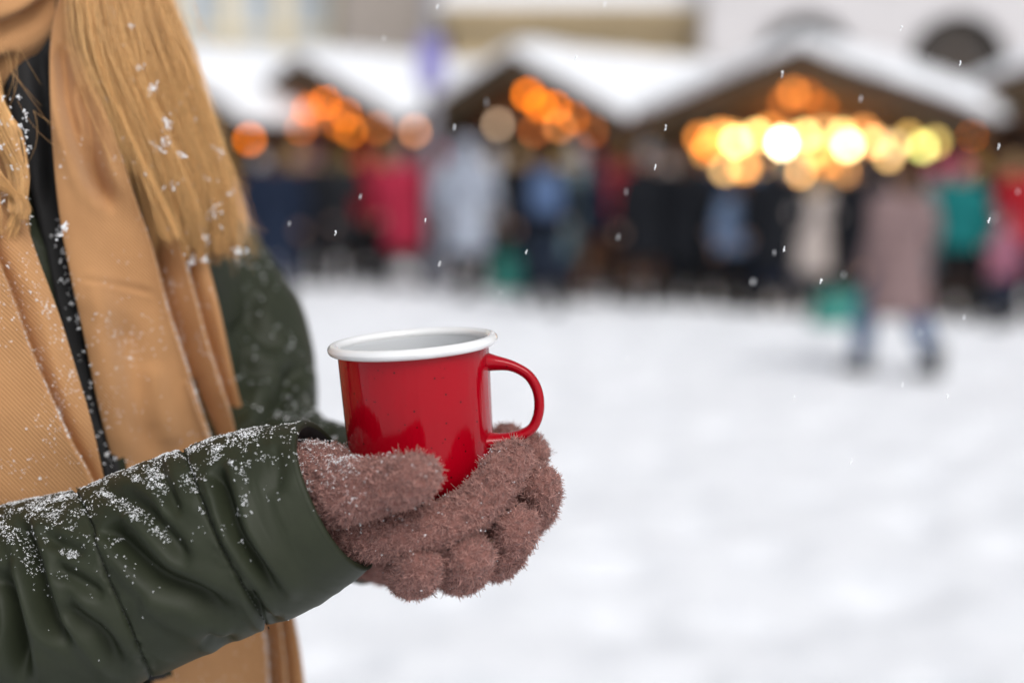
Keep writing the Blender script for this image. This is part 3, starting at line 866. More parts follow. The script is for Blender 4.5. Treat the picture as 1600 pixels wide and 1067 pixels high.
def bag(px, fy, w, h, col, label, rz):
    p, d = ground_pt(px, fy)
    root = empty('carrier_bag', (p[0], p[1], 0), rz); tag(root, label, 'bag', 'teal bags on the snow')
    m = mat('bag_' + col, (.015, .2, .165), .6, var=.15, scale=6, bump=.4, bscale=12)
    n = 12
    V = []
    for k in range(n + 1):
        t = k / n; z = h * t
        ww = w / 2 * (1.05 - .25 * t + .03 * math.sin(7 * t)); dd = w * .3 * (1 - .75 * t) + .01
        for j in range(24):
            a = 2 * math.pi * j / 24
            ca, sa = math.cos(a), math.sin(a)
            V.append((ww * np.sign(ca) * abs(ca) ** .6 + .008 * math.sin(5 * a + 9 * t), dd * np.sign(sa) * abs(sa) ** .6, z + .02 * math.sin(3 * a) * t))
    F = [[k * 24 + j, k * 24 + (j + 1) % 24, (k + 1) * 24 + (j + 1) % 24, (k + 1) * 24 + j] for k in range(n) for j in range(24)]
    mb = MB().add(V, F); mb.addm([(0, 0, 0.002), (0, 0, h * .93)], None, None)
    mb.F3.append(np.array([[24 * (n + 1), (j + 1) % 24, j] for j in range(24)] + [[24 * (n + 1) + 1, n * 24 + j, n * 24 + (j + 1) % 24] for j in range(24)]))
    mb.build('bag_body', m, root, smooth=True)
    for s_ in (-1, 1):
        MB().tube([(-w * .18, s_ * .02, h * .97), (-w * .14, s_ * .03, h * 1.2), (w * .02, s_ * .04, h * 1.28), (w * .16, s_ * .03, h * 1.18), (w * .18, s_ * .02, h * .97)], .012, 8).build('handle', m, root, smooth=True)
bag(792, 455, .34, .36, 'teal', 'tall green teal carrier bag on the snow right of the pale grey blue coat', .2)
bag(1312, 506, .5, .25, 'teal', 'low bright teal bag on the snow left of the pink coat', -.15)

# blue backpack on the back of the person in black
rt, pb, sb = PPL[6]
bp_ = empty('backpack', (pb[0] + .02, pb[1] - .23, 1.0 * sb), 0.1); tag(bp_, 'blue backpack worn by the person in black', 'backpack')
BL = mat('blue_nylon', (.06, .11, .23), .55, bump=.3, bscale=15)
m = MB(); ering(m, [(0, 0, 0, .12, .06), (0, 0, .03, .15, .09), (0, 0, .2, .155, .1), (0, 0, .34, .13, .085), (0, 0, .4, .06, .04)])
m.build('pack_body', BL, bp_, smooth=True)
m = MB(); ering(m, [(0, -.1, .04, .08, .03), (0, -.1, .07, .11, .04), (0, -.1, .17, .1, .04), (0, -.1, .2, .05, .02)])
m.build('pocket', BL, bp_, smooth=True)
for s_ in (-1, 1): MB().tube([(s_ * .08, .06, .36), (s_ * .1, .16, .42), (s_ * .1, .2, .3)], .018, 8).build('strap', BL, bp_, smooth=True)

# ------------------------------------------------------------------ fabrics of the woman in front
def coat_mat():
    m = mat('olive_nylon', (.021, .0255, .0135), .58, var=.1, scale=60, bump=.25, bscale=900, spec=.25)
    return m
NYLON = coat_mat()
LINING = mat('black_lining', (.008, .008, .009), .8)
ZIP = mat('black_zip_tape', (.01, .01, .011), .6, bump=.3, bscale=300)

def scarf_mat():
    m = bpy.data.materials.new('camel_twill'); m.use_nodes = True
    nt, b = nodes(m)
    b.inputs['Roughness'].default_value = .9; b.inputs['Sheen Weight'].default_value = .35; b.inputs['Sheen Roughness'].default_value = .5
    b.inputs['Sheen Tint'].default_value = (1, .8, .6, 1)
    b.inputs['Specular IOR Level'].default_value = .2
    uv = nt.nodes.new('ShaderNodeUVMap')
    hs = []
    for ang, sc, dist in ((R(38), 165, .8), (R(-52), 300, .4)):
        mp = nt.nodes.new('ShaderNodeMapping'); mp.inputs['Rotation'].default_value = (0, 0, ang)
        nt.links.new(uv.outputs[0], mp.inputs['Vector'])
        w = nt.nodes.new('ShaderNodeTexWave'); w.inputs['Scale'].default_value = sc; w.inputs['Distortion'].default_value = dist; w.inputs['Detail'].default_value = 2
        w.inputs['Detail Scale'].default_value = .6
        nt.links.new(mp.outputs[0], w.inputs['Vector']); hs.append(w.outputs['Fac'])
    mul = nt.nodes.new('ShaderNodeMath'); mul.operation = 'MULTIPLY_ADD'; mul.inputs[1].default_value = .35
    nt.links.new(hs[1], mul.inputs[0]); nt.links.new(hs[0], mul.inputs[2])
    nz = nt.nodes.new('ShaderNodeTexNoise'); nz.inputs['Scale'].default_value = 25; nz.inputs['Detail'].default_value = 8
    nt.links.new(uv.outputs[0], nz.inputs['Vector'])
    rp = nt.nodes.new('ShaderNodeValToRGB')
    rp.color_ramp.elements[0].position = .0; rp.color_ramp.elements[0].color = (.29, .135, .054, 1)
    rp.color_ramp.elements[1].position = 1.0; rp.color_ramp.elements[1].color = (.54, .29, .13, 1)
    mx = nt.nodes.new('ShaderNodeMath'); mx.operation = 'MULTIPLY_ADD'; mx.inputs[1].default_value = .45
    nt.links.new(mul.outputs[0], mx.inputs[0])
    m2 = nt.nodes.new('ShaderNodeMath'); m2.operation = 'MULTIPLY'; m2.inputs[1].default_value = .75
    nt.links.new(nz.outputs['Fac'], m2.inputs[0]); nt.links.new(m2.outputs[0], mx.inputs[2])
    nt.links.new(mx.outputs[0], rp.inputs['Fac']); nt.links.new(rp.outputs[0], b.inputs['Base Color'])
    bp = nt.nodes.new('ShaderNodeBump'); bp.inputs['Strength'].default_value = .55; bp.inputs['Distance'].default_value = .0006
    nt.links.new(mul.outputs[0], bp.inputs['Height']); nt.links.new(bp.outputs[0], b.inputs['Normal'])
    return m
TWILL = scarf_mat()

def strand_mat(name, c0, c1, rough, sheen=0.0, spec=.4, trans=0.0):
    m = bpy.data.materials.new(name); m.use_nodes = True
    nt, b = nodes(m)
    b.inputs['Roughness'].default_value = rough; b.inputs['Sheen Weight'].default_value = sheen; b.inputs['Specular IOR Level'].default_value = spec
    at = nt.nodes.new('ShaderNodeAttribute'); at.attribute_name = 'rnd'
    rp = nt.nodes.new('ShaderNodeValToRGB')
    rp.color_ramp.elements[0].color = (*c0, 1); rp.color_ramp.elements[1].color = (*c1, 1)
    nt.links.new(at.outputs['Fac'], rp.inputs['Fac']); nt.links.new(rp.outputs[0], b.inputs['Base Color'])
    return m
FLEECE = strand_mat('dusty_rose_fleece', (.12, .044, .036), (.67, .36, .305), .85, sheen=.25, spec=.2)
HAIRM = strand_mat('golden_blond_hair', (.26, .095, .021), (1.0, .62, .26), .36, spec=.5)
_nt, _b = nodes(HAIRM)

# mug enamel
ENAM = mat('red_enamel', (.34, .0004, .008), .11, var=.08, scale=18, spec=.24, coat=.03)
def speckle():
    nt, b = nodes(ENAM)
    tc = nt.nodes.new('ShaderNodeTexCoord'); v = nt.nodes.new('ShaderNodeTexVoronoi'); v.inputs['Scale'].default_value = 420
    nt.links.new(tc.outputs['Object'], v.inputs['Vector'])
    wn_ = nt.nodes.new('ShaderNodeTexWhiteNoise'); nt.links.new(v.outputs['Color'], wn_.inputs['Vector'])
    l = nt.nodes.new('ShaderNodeMath'); l.operation = 'MULTIPLY'; l.inputs[1].default_value = .50
    nt.links.new(wn_.outputs['Value'], l.inputs[0])
    s = nt.nodes.new('ShaderNodeMath'); s.operation = 'SUBTRACT'; s.inputs[1].default_value = .0
    nt.links.new(l.outputs[0], s.inputs[0])
    s2 = nt.nodes.new('ShaderNodeMath'); s2.operation = 'SUBTRACT'; s2.inputs[1].default_value = .26
    nt.links.new(s.outputs[0], s2.inputs[0])
    lt = nt.nodes.new('ShaderNodeMath'); lt.operation = 'LESS_THAN'
    nt.links.new(v.outputs['Distance'], lt.inputs[0]); nt.links.new(s2.outputs[0], lt.inputs[1])
    f = nt.nodes.new('ShaderNodeMath'); f.operation = 'MULTIPLY'; f.inputs[1].default_value = .85
    nt.links.new(lt.outputs[0], f.inputs[0])
    mix_over(ENAM, f.outputs[0], (.03, .004, .004))
    # wavy glaze, vertical runs
    mp = nt.nodes.new('ShaderNodeMapping'); mp.inputs['Scale'].default_value = (1, 1, .12)
    nt.links.new(tc.outputs['Object'], mp.inputs['Vector'])
    n = nt.nodes.new('ShaderNodeTexNoise'); n.inputs['Scale'].default_value = 90; n.inputs['Detail'].default_value = 3
    nt.links.new(mp.outputs[0], n.inputs['Vector'])
    bp = nt.nodes.new('ShaderNodeBump'); bp.inputs['Strength'].default_value = .6; bp.inputs['Distance'].default_value = .0015
    nt.links.new(n.outputs['Fac'], bp.inputs['Height'])
    nt.links.new(bp.outputs[0], b.inputs['Normal']); nt.links.new(bp.outputs[0], b.inputs['Coat Normal'])
speckle()
WENAM = mat('white_enamel', (.8, .81, .82), .12, var=.03, scale=10, spec=.6, coat=.5)

# ------------------------------------------------------------------ mug
def lathe(prof, n=96):
    pr = np.array(prof); th = np.arange(n) * 2 * math.pi / n
    V = np.stack([pr[:, 0:1] * np.cos(th), pr[:, 0:1] * np.sin(th), np.repeat(pr[:, 1:2], n, 1)], -1)
    m = len(pr); i, j = np.meshgrid(np.arange(m - 1), np.arange(n), indexing='ij')
    a = i * n + j; b = i * n + (j + 1) % n
    return V.reshape(-1, 3), np.stack([a, b, b + n, a + n], -1).reshape(-1, 4)

MUG_D = .757
top = P(645, 537, MUG_D)
ax = unit(np.array([-math.sin(R(4.0)), -.0, 1.0]))
MH = .0805
org = top - ax * MH
X_ = unit(np.cross(np.array([0, 1.0, 0]), ax)); Y_ = np.cross(ax, X_)
mugM = Matrix(((X_[0], Y_[0], ax[0], org[0]), (X_[1], Y_[1], ax[1], org[1]), (X_[2], Y_[2], ax[2], org[2]), (0, 0, 0, 1)))
mug = empty('mug'); mug.matrix_world = mugM
tag(mug, 'red speckled enamel mug with a white rim held in the gloved hands', 'mug')
def toloc(w): return np.stack([(w - org) @ X_, (w - org) @ Y_, (w - org) @ ax], -1)
prof = catmull([(.0005, .0), (.022, .0), (.0285, .0012), (.0340, .0050), (.0374, .011), (.0388, .019), (.0393, .035), (.0398, .055), (.0403, .0775), (.0406, .0795)], 6)
V, F = lathe(prof); link('body', np_mesh('body', V, F), ENAM, mug)
inn = catmull([(.0402, .0797), (.0396, .077), (.0387, .055), (.0378, .035), (.0368, .02), (.0350, .011), (.031, .005), (.026, .003), (.0005, .0028)], 6)
V, F = lathe(inn); link('interior', np_mesh('interior', V, F), mat('grey_white_enamel', (.56, .58, .6), .2, var=.04, scale=20, spec=.5), mug)
th = np.linspace(0, 2 * math.pi, 97)[:-1]
ang = np.linspace(0, 2 * math.pi, 17)
rim = [(.0424 + .0029 * math.cos(a), MH + .0029 * math.sin(a)) for a in ang[::-1]]
V, F = lathe(rim[::-1], 128)
rn = fbm(V * 120) * .0002; V = V + np.c_[V[:, :2] / .0424, np.zeros(len(V))] * rn[:, None]
link('rim', np_mesh('rim', V, F), WENAM, mug)
hp = [(752, 565), (772, 567), (800, 572), (826, 587), (840, 612), (842, 642), (832, 668), (810, 681), (782, 687), (752, 690)]
hw = np.array([P(x, y, MUG_D - .002) for x, y in hp])
hl = toloc(hw)
m_ = MB().tube(hl, [.0060, .0042, .0029, .0027, .0027, .0027, .0027, .0029, .0036, .0056], 20, True, 8, flat=1.5)
link('handle', m_.mesh('handle'), ENAM, mug)

# ------------------------------------------------------------------ the woman
BC = np.array([-.335, .93, 0.0])                       # body centre on the ground
SD = unit(np.array([.52, .85, 0])); NF = unit(np.array([.85, -.52, 0]))   # shoulder line (near -> far), facing
woman = empty('person', tuple(BC))
tag(woman, 'woman in a dark green padded jacket and camel scarf holding a red mug', 'person')
TI = Matrix.Translation(Vector(-BC))
def kid(name, me, m, label=None):
    o = link(name, me, m, woman, label); o.matrix_parent_inverse = TI
    return o

def to_mesh_geo(mb, nm): return mb.mesh(nm)

# finger chains shared by the gloves and the hands inside them: (px, py, depth, radius mm)
NEAR = dict(
    thumb=[(505, 775, .735, 20), (545, 768, .712, 16.5), (600, 757, .700, 14.0), (640, 748, .692, 13.2), (653, 745, .690, 12.4)],
    index=[(535, 815, .738, 19), (590, 832, .728, 15), (645, 832, .716, 12.6), (700, 816, .714, 12.4), (754, 782, .717, 12.4), (785, 741, .724, 12.4), (801, 718, .730, 11.6)],
    middle=[(560, 815, .762, 16), (690, 812, .766, 13), (765, 775, .768, 12.8), (805, 738, .770, 12.4), (827, 706, .774, 11.6)],
    ring=[(560, 800, .785, 16), (680, 800, .795, 13), (750, 755, .800, 12.5), (785, 712, .802, 12), (791, 692, .803, 11.4)],
    pinky=[(560, 790, .800, 14), (650, 795, .818, 12), (705, 765, .826, 11), (735, 735, .828, 10)])
NPALM = [((515, 790, .752), 24), ((545, 800, .765), 24), ((570, 812, .775), 20), ((480, 775, .765), 27)]
FAR = dict(
    pinky=[(640, 872, .805, 14), (640, 892, .775, 13.6), (648, 894, .735, 13.4), (660, 880, .716, 13.0)],
    ring=[(690, 865, .810, 14), (712, 888, .775, 13.6), (725, 886, .738, 13.4), (735, 868, .716, 13.0)],
    middle=[(735, 850, .812, 14), (770, 868, .780, 13.6), (785, 858, .742, 13.4), (806, 824, .724, 12.8)],
    index=[(775, 810, .815, 14), (820, 805, .785, 13), (836, 782, .752, 13), (842, 758, .738, 12.2)],
    thumb=[(640, 800, .850, 17), (680, 740, .850, 14), (712, 690, .846, 12.5)])
FPALM = [((610, 845, .850), 27), ((650, 845, .842), 27), ((695, 838, .835), 24), ((735, 822, .835), 21)]
def hand_mb(fing, palm, shrink):
    m = MB()
    for k, ch in fing.items():
        pts = np.array([P(x, y, d) for x, y, d, r in ch]); rr = [max(r * .001 - shrink, .004) for *_, r in ch]
        m.tube(pts, rr, 20, True, 6)
    for i in range(len(palm)):
        (x, y, d), r = palm[i]
        m.ell(P(x, y, d), [r * .001 - shrink] * 3, 20)
        if i:
            m.tube([P(*palm[i - 1][0]), P(*palm[i][0])], [palm[i - 1][1] * .001 - shrink, palm[i][1] * .001 - shrink], 16)
    return m

# body: one continuous mesh under the clothes
nearW = P(440, 812, .755); nearE = P(-280, 1035, .82); nearS = BC + -.165 * SD + np.array([0, 0, 1.45])
farW = P(575, 805, .868); farE = P(375, 700, 1.0); farS = BC + .165 * SD + np.array([0, 0, 1.45])
HC = P(-75, -330, .90)
b = MB()
def er(mb, secs):
    q = []
    n = 28
    s = catmull(np.array(secs, float), 5)        # (along facing, along shoulder, z, r_shoulder, r_facing)
    th_ = np.arange(n) * 2 * math.pi / n
    Cc = BC[None] + s[:, 0:1] * NF + s[:, 1:2] * SD; Cc[:, 2] = s[:, 2]
    V = Cc[:, None] + (s[:, 3:4] * np.cos(th_))[..., None] * SD + (s[:, 4:5] * np.sin(th_))[..., None] * NF
    m = len(s); i, j = np.meshgrid(np.arange(m - 1), np.arange(n), indexing='ij'); a = i * n + j; c = i * n + (j + 1) % n
    V = np.vstack([V.reshape(-1, 3), Cc[:1], Cc[-1:]]); j = np.arange(n); k = (j + 1) % n
    mb.addm(V, np.stack([a, a + n, c + n, c], -1).reshape(-1, 4), np.vstack([np.stack([np.full(n, m * n), j, k], -1), np.stack([np.full(n, m * n + 1), (m - 1) * n + k, (m - 1) * n + j], -1)]))
    return s
er(b, [(0, 0, .86, .14, .1), (0, 0, .95, .165, .11), (0, 0, 1.1, .135, .095), (.01, 0, 1.3, .15, .1), (.01, 0, 1.4, .16, .09), (0, 0, 1.48, .1, .06), (0, 0, 1.53, .05, .05)])
neck0 = BC + np.array([0, 0, 1.48])
b.tube([neck0, HC + [0, 0, -.06]], .052, 14)
hM = np.array([SD, NF, [0, 0, 1.0]]).T
b.ell(HC + [0, 0, .02], (.074, .092, .105), 20, M=hM); b.ell(HC + NF * .03 + [0, 0, -.05], (.055, .06, .065), 16, M=hM)
b.ell(HC + NF * .1 + [0, 0, -.012], (.013, .017, .024), 10, M=hM); b.ell(HC + NF * .088 + [0, 0, -.06], (.024, .012, .009), 10, M=hM)
for s_ in (-1, 1):
    b.ell(HC + NF * .083 + SD * s_ * .03 + [0, 0, .018], (.014, .01, .008), 10, M=hM); b.ell(HC + SD * s_ * .076, (.01, .02, .032), 10, M=hM)
b.tube([nearS, nearE, nearW, P(500, 790, .755)], [.05, .042, .028, .026], 14)
b.tube([farS, farE, farW, P(620, 830, .852)], [.05, .042, .028, .026], 14)
b.addm(*[k for k in (lambda m: (np.concatenate(m.V), np.concatenate(m.F4), np.concatenate(m.F3)))(hand_mb(NEAR, NPALM, .0045))])
b.addm(*[k for k in (lambda m: (np.concatenate(m.V), np.concatenate(m.F4), np.concatenate(m.F3)))(hand_mb(FAR, FPALM, .0045))])
for s_ in (-1, 1):
    h0 = BC + SD * s_ * .085 + [0, 0, .88]; k0 = BC + SD * s_ * .09 + NF * .02 + [0, 0, .48]; a0 = BC + SD * s_ * .09 + [0, 0, .09]
    b.tube([h0, k0, a0], [.085, .055, .04], 14); b.tube([a0 - NF * .03 - [0, 0, .04], a0 + NF * .08 - [0, 0, .05], a0 + NF * .16 - [0, 0, .06]], [.038, .038, .028], 10)
kid('body', fuse(b, .0055, 3, .5, 'body'), SKIN)
t = MB()
for s_ in (-1, 1):
    t.tube([BC + SD * s_ * .085 + [0, 0, .88], BC + SD * s_ * .09 + NF * .02 + [0, 0, .48], BC + SD * s_ * .09 + [0, 0, .12]], [.1, .07, .058], 16)
t.ell(BC + [0, 0, .9], (.15, .15, .1), 16)
kid('trousers', fuse(t, .012, 4, .6, 'trousers'), cloth('jeans_dark', (.02, .03, .06)))
for s_ in (-1, 1):
    m = MB(); a0 = BC + SD * s_ * .09 + [0, 0, .09]
    m.tube([a0 + [0, 0, .2], a0 + [0, 0, .05], a0 - [0, 0, .03]], [.066, .056, .052], 14); m.tube([a0 - NF * .03 - [0, 0, .036], a0 + NF * .08 - [0, 0, .042], a0 + NF * .17 - [0, 0, .05]], [.05, .048, .036], 12)
    kid('boot', fuse(m, .009, 3, .6, 'boot'), BOOTM)

# jacket torso
tm = MB()
er(tm, [(0, 0, .74, .215, .165), (0, 0, .95, .205, .155), (0, 0, 1.15, .18, .14), (.01, 0, 1.32, .185, .138), (.005, 0, 1.42, .175, .12), (-.01, -.005, 1.485, .12, .085), (-.03, -.015, 1.53, .075, .062), (-.035, -.02, 1.60, .065, .055)])
tm.ell(nearS, (.07, .07, .065), 20); tm.ell(farS + [0, 0, -.01], (.05, .05, .05), 20)
jm = fuse(tm, .005, 8, .6, 'jacket')
V, T = mesh_arrays(jm); N, _ = vnormals(V, T)
q = fbm(np.c_[V[:, 0] * 14, V[:, 1] * 14, V[:, 2] * 22]) * .003 - .005 * np.exp(-((np.mod(V[:, 2], .12) - .06) / .006) ** 2)
V = V + N * q[:, None]
_px, _py, _d = proj(V)
_fr = (N * (V - CAMP)).sum(1) < .02
_lim = np.where(_px > 70, .800 + .00030 * np.clip(_px - 60, -60, 500), .800) + .027
_push = np.clip(_lim - _d, 0, None) * _fr
V = V + _push[:, None] * FWD * 1.0
jm.vertices.foreach_set('co', V.astype(np.float32).ravel()); jm.update()
jacket = kid('jacket', jm, NYLON)
JV, JT = V, T

# zip placket
zc = np.array([P(70, 90, .890), P(72, 240, .866), P(86, 380, .852), P(110, 500, .848), P(140, 610, .848), P(168, 740, .85), P(206, 900, .858), P(240, 1060, .865)])
def ribbon(C, w, th, side, name, bulge=0):
    q = catmull(C, 10); T_ = unit(np.gradient(q, axis=0)); A = unit(side - (T_ @ side)[:, None] * T_); B = np.cross(T_, A)
    us = np.linspace(-1, 1, 9); V = []
    fr = q[:, None] + us[None, :, None] * w / 2 * A[:, None] - (th * (1 - .6 * us ** 4))[None, :, None] * FWD
    bk = q[:, None] + us[None, :, None] * w / 2 * A[:, None]
    n, m = len(q), 9
    i, j = np.meshgrid(np.arange(n - 1), np.arange(m - 1), indexing='ij'); a = i * m + j
    F = np.stack([a, a + 1, a + m + 1, a + m], -1).reshape(-1, 4)
    return np_mesh(name, np.vstack([fr.reshape(-1, 3), bk.reshape(-1, 3)]), [F, F[:, ::-1] + n * m])
pl = link('placket', ribbon(zc, .024, .0018, RGT, 'placket'), NYLON, jacket)
zt = ribbon(zc - FWD * .0022 + RGT * .003, .011, .0012, RGT, 'zipper')
link('zipper', zt, ZIP, pl)

# sleeves -----------------------------------------------------------
def sleeve(secs, creases_l, seams, nt_, na, noise_amp, cuff_in, name, label=None):
    """secs rows: world xyz + radius"""
    q = catmull(np.array(secs), nt_)
    C, rr = q[:, :3], q[:, 3]
    L = np.concatenate([[0], np.cumsum(np.linalg.norm(np.diff(C, axis=0), axis=1))])
    T_ = unit(np.gradient(C, axis=0))
    for _ in range(10): T_[1:-1] = unit(T_[:-2] + T_[1:-1] + T_[2:])
    A = unit(UPV[None] - (T_ @ UPV)[:, None] * T_); B = np.cross(T_, A)
    th_ = np.arange(na) * 2 * math.pi / na
    rad = np.cos(th_)[None, :, None] * A[:, None] + np.sin(th_)[None, :, None] * B[:, None]
    V = C[:, None] + rr[:, None, None] * rad
    px, py, dd = proj(V)
    view = unit(V - CAMP)
    fac = sstep(-.25, .25, -(rad * view).sum(-1))
    dsp = .85 * creases(px, py, creases_l) * fac
    pn = np.stack([V[..., 0], V[..., 1], V[..., 2]], -1)
    # soft wrinkles stretched across the arm
    along = (V * T_[:, None]).sum(-1)
    pw = np.stack([along * 34, np.cos(th_)[None] * 1.3 + 0 * along, np.sin(th_)[None] * 1.3 + 0 * along], -1)
    dsp += noise_amp * fbm(pw, 3) + noise_amp * .5 * fbm(pn * 28, 2)
    for _ in range(3):
        dsp[1:-1] = .5 * dsp[1:-1] + .25 * (dsp[:-2] + dsp[2:]); dsp = .5 * dsp + .25 * (np.roll(dsp, 1, 1) + np.roll(dsp, -1, 1))
    if seams:
        sdp = creases(px, py, seams); pk = vnoise(np.stack([px * .11, py * .11, 0 * px], -1))
        dsp = dsp + sdp + pk * .55 * np.minimum(np.abs(sdp), .0016)
    V = V + rad * dsp[..., None]
    # cuff: rolled edge going back inside
    ends = []
    for k, (dr, bk) in enumerate([(.0, .0015), (-.002, .0025), (-.004, .0015), (-.0052, -.003), (-.006, -.012), (-.007, -.03), (-.0085, -.06)]):
        ends.append(V[-1] + rad[-1] * dr + T_[-1] * bk)
    V = np.concatenate([V, np.array(ends)], 0)
    n, m = V.shape[:2]
    i, j = np.meshgrid(np.arange(n - 1), np.arange(m), indexing='ij'); a = i * m + j; c = i * m + (j + 1) % m
    F = np.stack([a, c, c + m, a + m], -1).reshape(-1, 4)
    me = np_mesh(name, V.reshape(-1, 3), F)
    o = link(name, me, [NYLON, LINING], jacket, label)
    mi = np.zeros(len(F), np.int32); mi[(n - 5) * m:] = 1
    me.polygons.foreach_set('material_index', mi)
    return o, V.reshape(-1, 3), np.vstack([F[:, :3], F[:, [0, 2, 3]]])

def sec(x, y, r, d): return (*P(x, y, d), r / FPX * d)
NS = [(*nearS, .075), (*(nearS * .5 + nearE * .5 + [-.02, 0, 0]), .07), (*(nearE + [-.01, 0, .03]), .07), sec(-170, 1010, 172, .80), sec(-60, 975, 170, .787),
      sec(60, 945, 166, .775), sec(165, 916, 161, .765), sec(252, 880, 158, .758), sec(345, 842, 157, .750), sec(420, 816, 152, .744), sec(475, 795, 141, .740), sec(521, 774, 127, .737)]
CR = [
    ([(165, 815), (180, 836), (245, 902), (306, 933), (385, 981)], 13, 17, .012, 'v'),
    ([(330, 730), (341, 752), (363, 819), (394, 871), (451, 948)], 9, 12, .010, 'v'),
    ([(138, 752), (210, 788), (263, 836), (302, 892)], 11, 11, .006, 'v'),
    ([(20, 800), (42, 850), (60, 915), (80, 975), (118, 1016)], 9, 12, .013, 'v'),
    ([(-10, 880), (12, 930), (26, 1000), (39, 1080)], 13, 13, .016, 'v'),
    ([(240, 708), (255, 750), (282, 815)], 9, 9, .005, 'v'),
    ([(90, 940), (125, 970), (160, 1000), (197, 1062)], 12, 13, .009, 'v'),
    ([(318, 992), (345, 1005), (372, 998)], 8, 8, .005, 'v'),
    ([(80, 884), (120, 905), (165, 936)], 9, 10, .005, 'v'),
    ([(55, 830), (95, 850), (135, 866)], 9, 9, .004, 'v'),
    ([(388, 915), (402, 950), (425, 975), (445, 968)], 7, 8, .006, 'v'),
    ([(190, 760), (225, 785), (250, 812)], 8, 8, .0035, 'v'),
    ([(425, 690), (432, 730), (428, 780)], 12, 12, .0025, 'v'),
    ([(215, 930), (260, 965), (330, 1000)], 16, 16, .004, 'r'),
    ([(350, 800), (420, 880), (470, 940)], 18, 18, .003, 'r'),
    ([(-40, 850), (-20, 930), (-10, 1010)], 12, 12, .010, 'v'),
]
SEAM = [([(105, 735), (122, 775), (140, 819), (166, 902), (197, 972), (236, 1060), (250, 1090)], 2.6, 11, .0021, 't'),
        ([(275, 675), (298, 740), (333, 832), (372, 906), (414, 976), (425, 1000)], 2.6, 11, .0021, 't')]
slv, SV, ST = sleeve(NS, CR, SEAM, 42, 360, .0005, True, 'sleeve')
# topstitching along the seams
def stitches(seams, V, T_, name, parent, m, step=7.0, off=3.2, ln=3.6):
    px, py, d = proj(V); mb = MB()
    N, _ = vnormals(V, T_)
    face = (N * (V - CAMP)).sum(1) < 0
    idx = np.where(face)[0]
    for s_ in seams:
        p = catmull(np.array(s_[0], float), 30)
        L = np.concatenate([[0], np.cumsum(np.linalg.norm(np.diff(p, axis=0), axis=1))])
        for t in np.arange(0, L[-1], step):
            a = np.array([np.interp(t, L, p[:, 0]), np.interp(t, L, p[:, 1])]); c = np.array([np.interp(t + ln, L, p[:, 0]), np.interp(t + ln, L, p[:, 1])])
            w = []
            for e in (a, c):
                e = e + [off, 0]
                k = idx[np.argmin((px[idx] - e[0]) ** 2 + (py[idx] - e[1]) ** 2)]
                if (px[k] - e[0]) ** 2 + (py[k] - e[1]) ** 2 > 64: break
                w.append(P(e[0], e[1], d[k] - .0002))
            if len(w) == 2: mb.tube(w, .00032, 5, False, 1)
    return mb.build(name, m, parent, smooth=True)
st_ = stitches(SEAM, SV, ST, 'stitching', slv, mat('dark_thread', (.02, .024, .016), .6))
st_['kind'] = 'stuff'

farCR = [([(470, 560), (455, 600), (425, 640), (400, 655)], 14, 10, .014, 'v'), ([(380, 480), (400, 520), (440, 550)], 14, 14, .006, 'v'), ([(365, 560), (400, 585), (450, 590)], 12, 12, .006, 'v'),
         ([(395, 420), (400, 450), (380, 490)], 14, 14, .004, 'v'), ([(520, 660), (500, 690), (500, 720)], 10, 10, .005, 'v')]
FSc = [sec(250, 280, 14, 1.07), sec(252, 295, 48, 1.07), sec(260, 328, 84, 1.065), sec(278, 375, 102, 1.06), sec(304, 425, 112, 1.055), sec(334, 482, 119, 1.04), sec(362, 540, 124, 1.02), sec(372, 615, 122, .995), sec(388, 690, 118, .965), sec(440, 752, 116, .93), sec(500, 772, 116, .90), sec(548, 790, 113, .884), sec(592, 806, 110, .874)]
fsl, FV, FT = sleeve(FSc, farCR, [], 30, 160, .0014, True, 'sleeve')

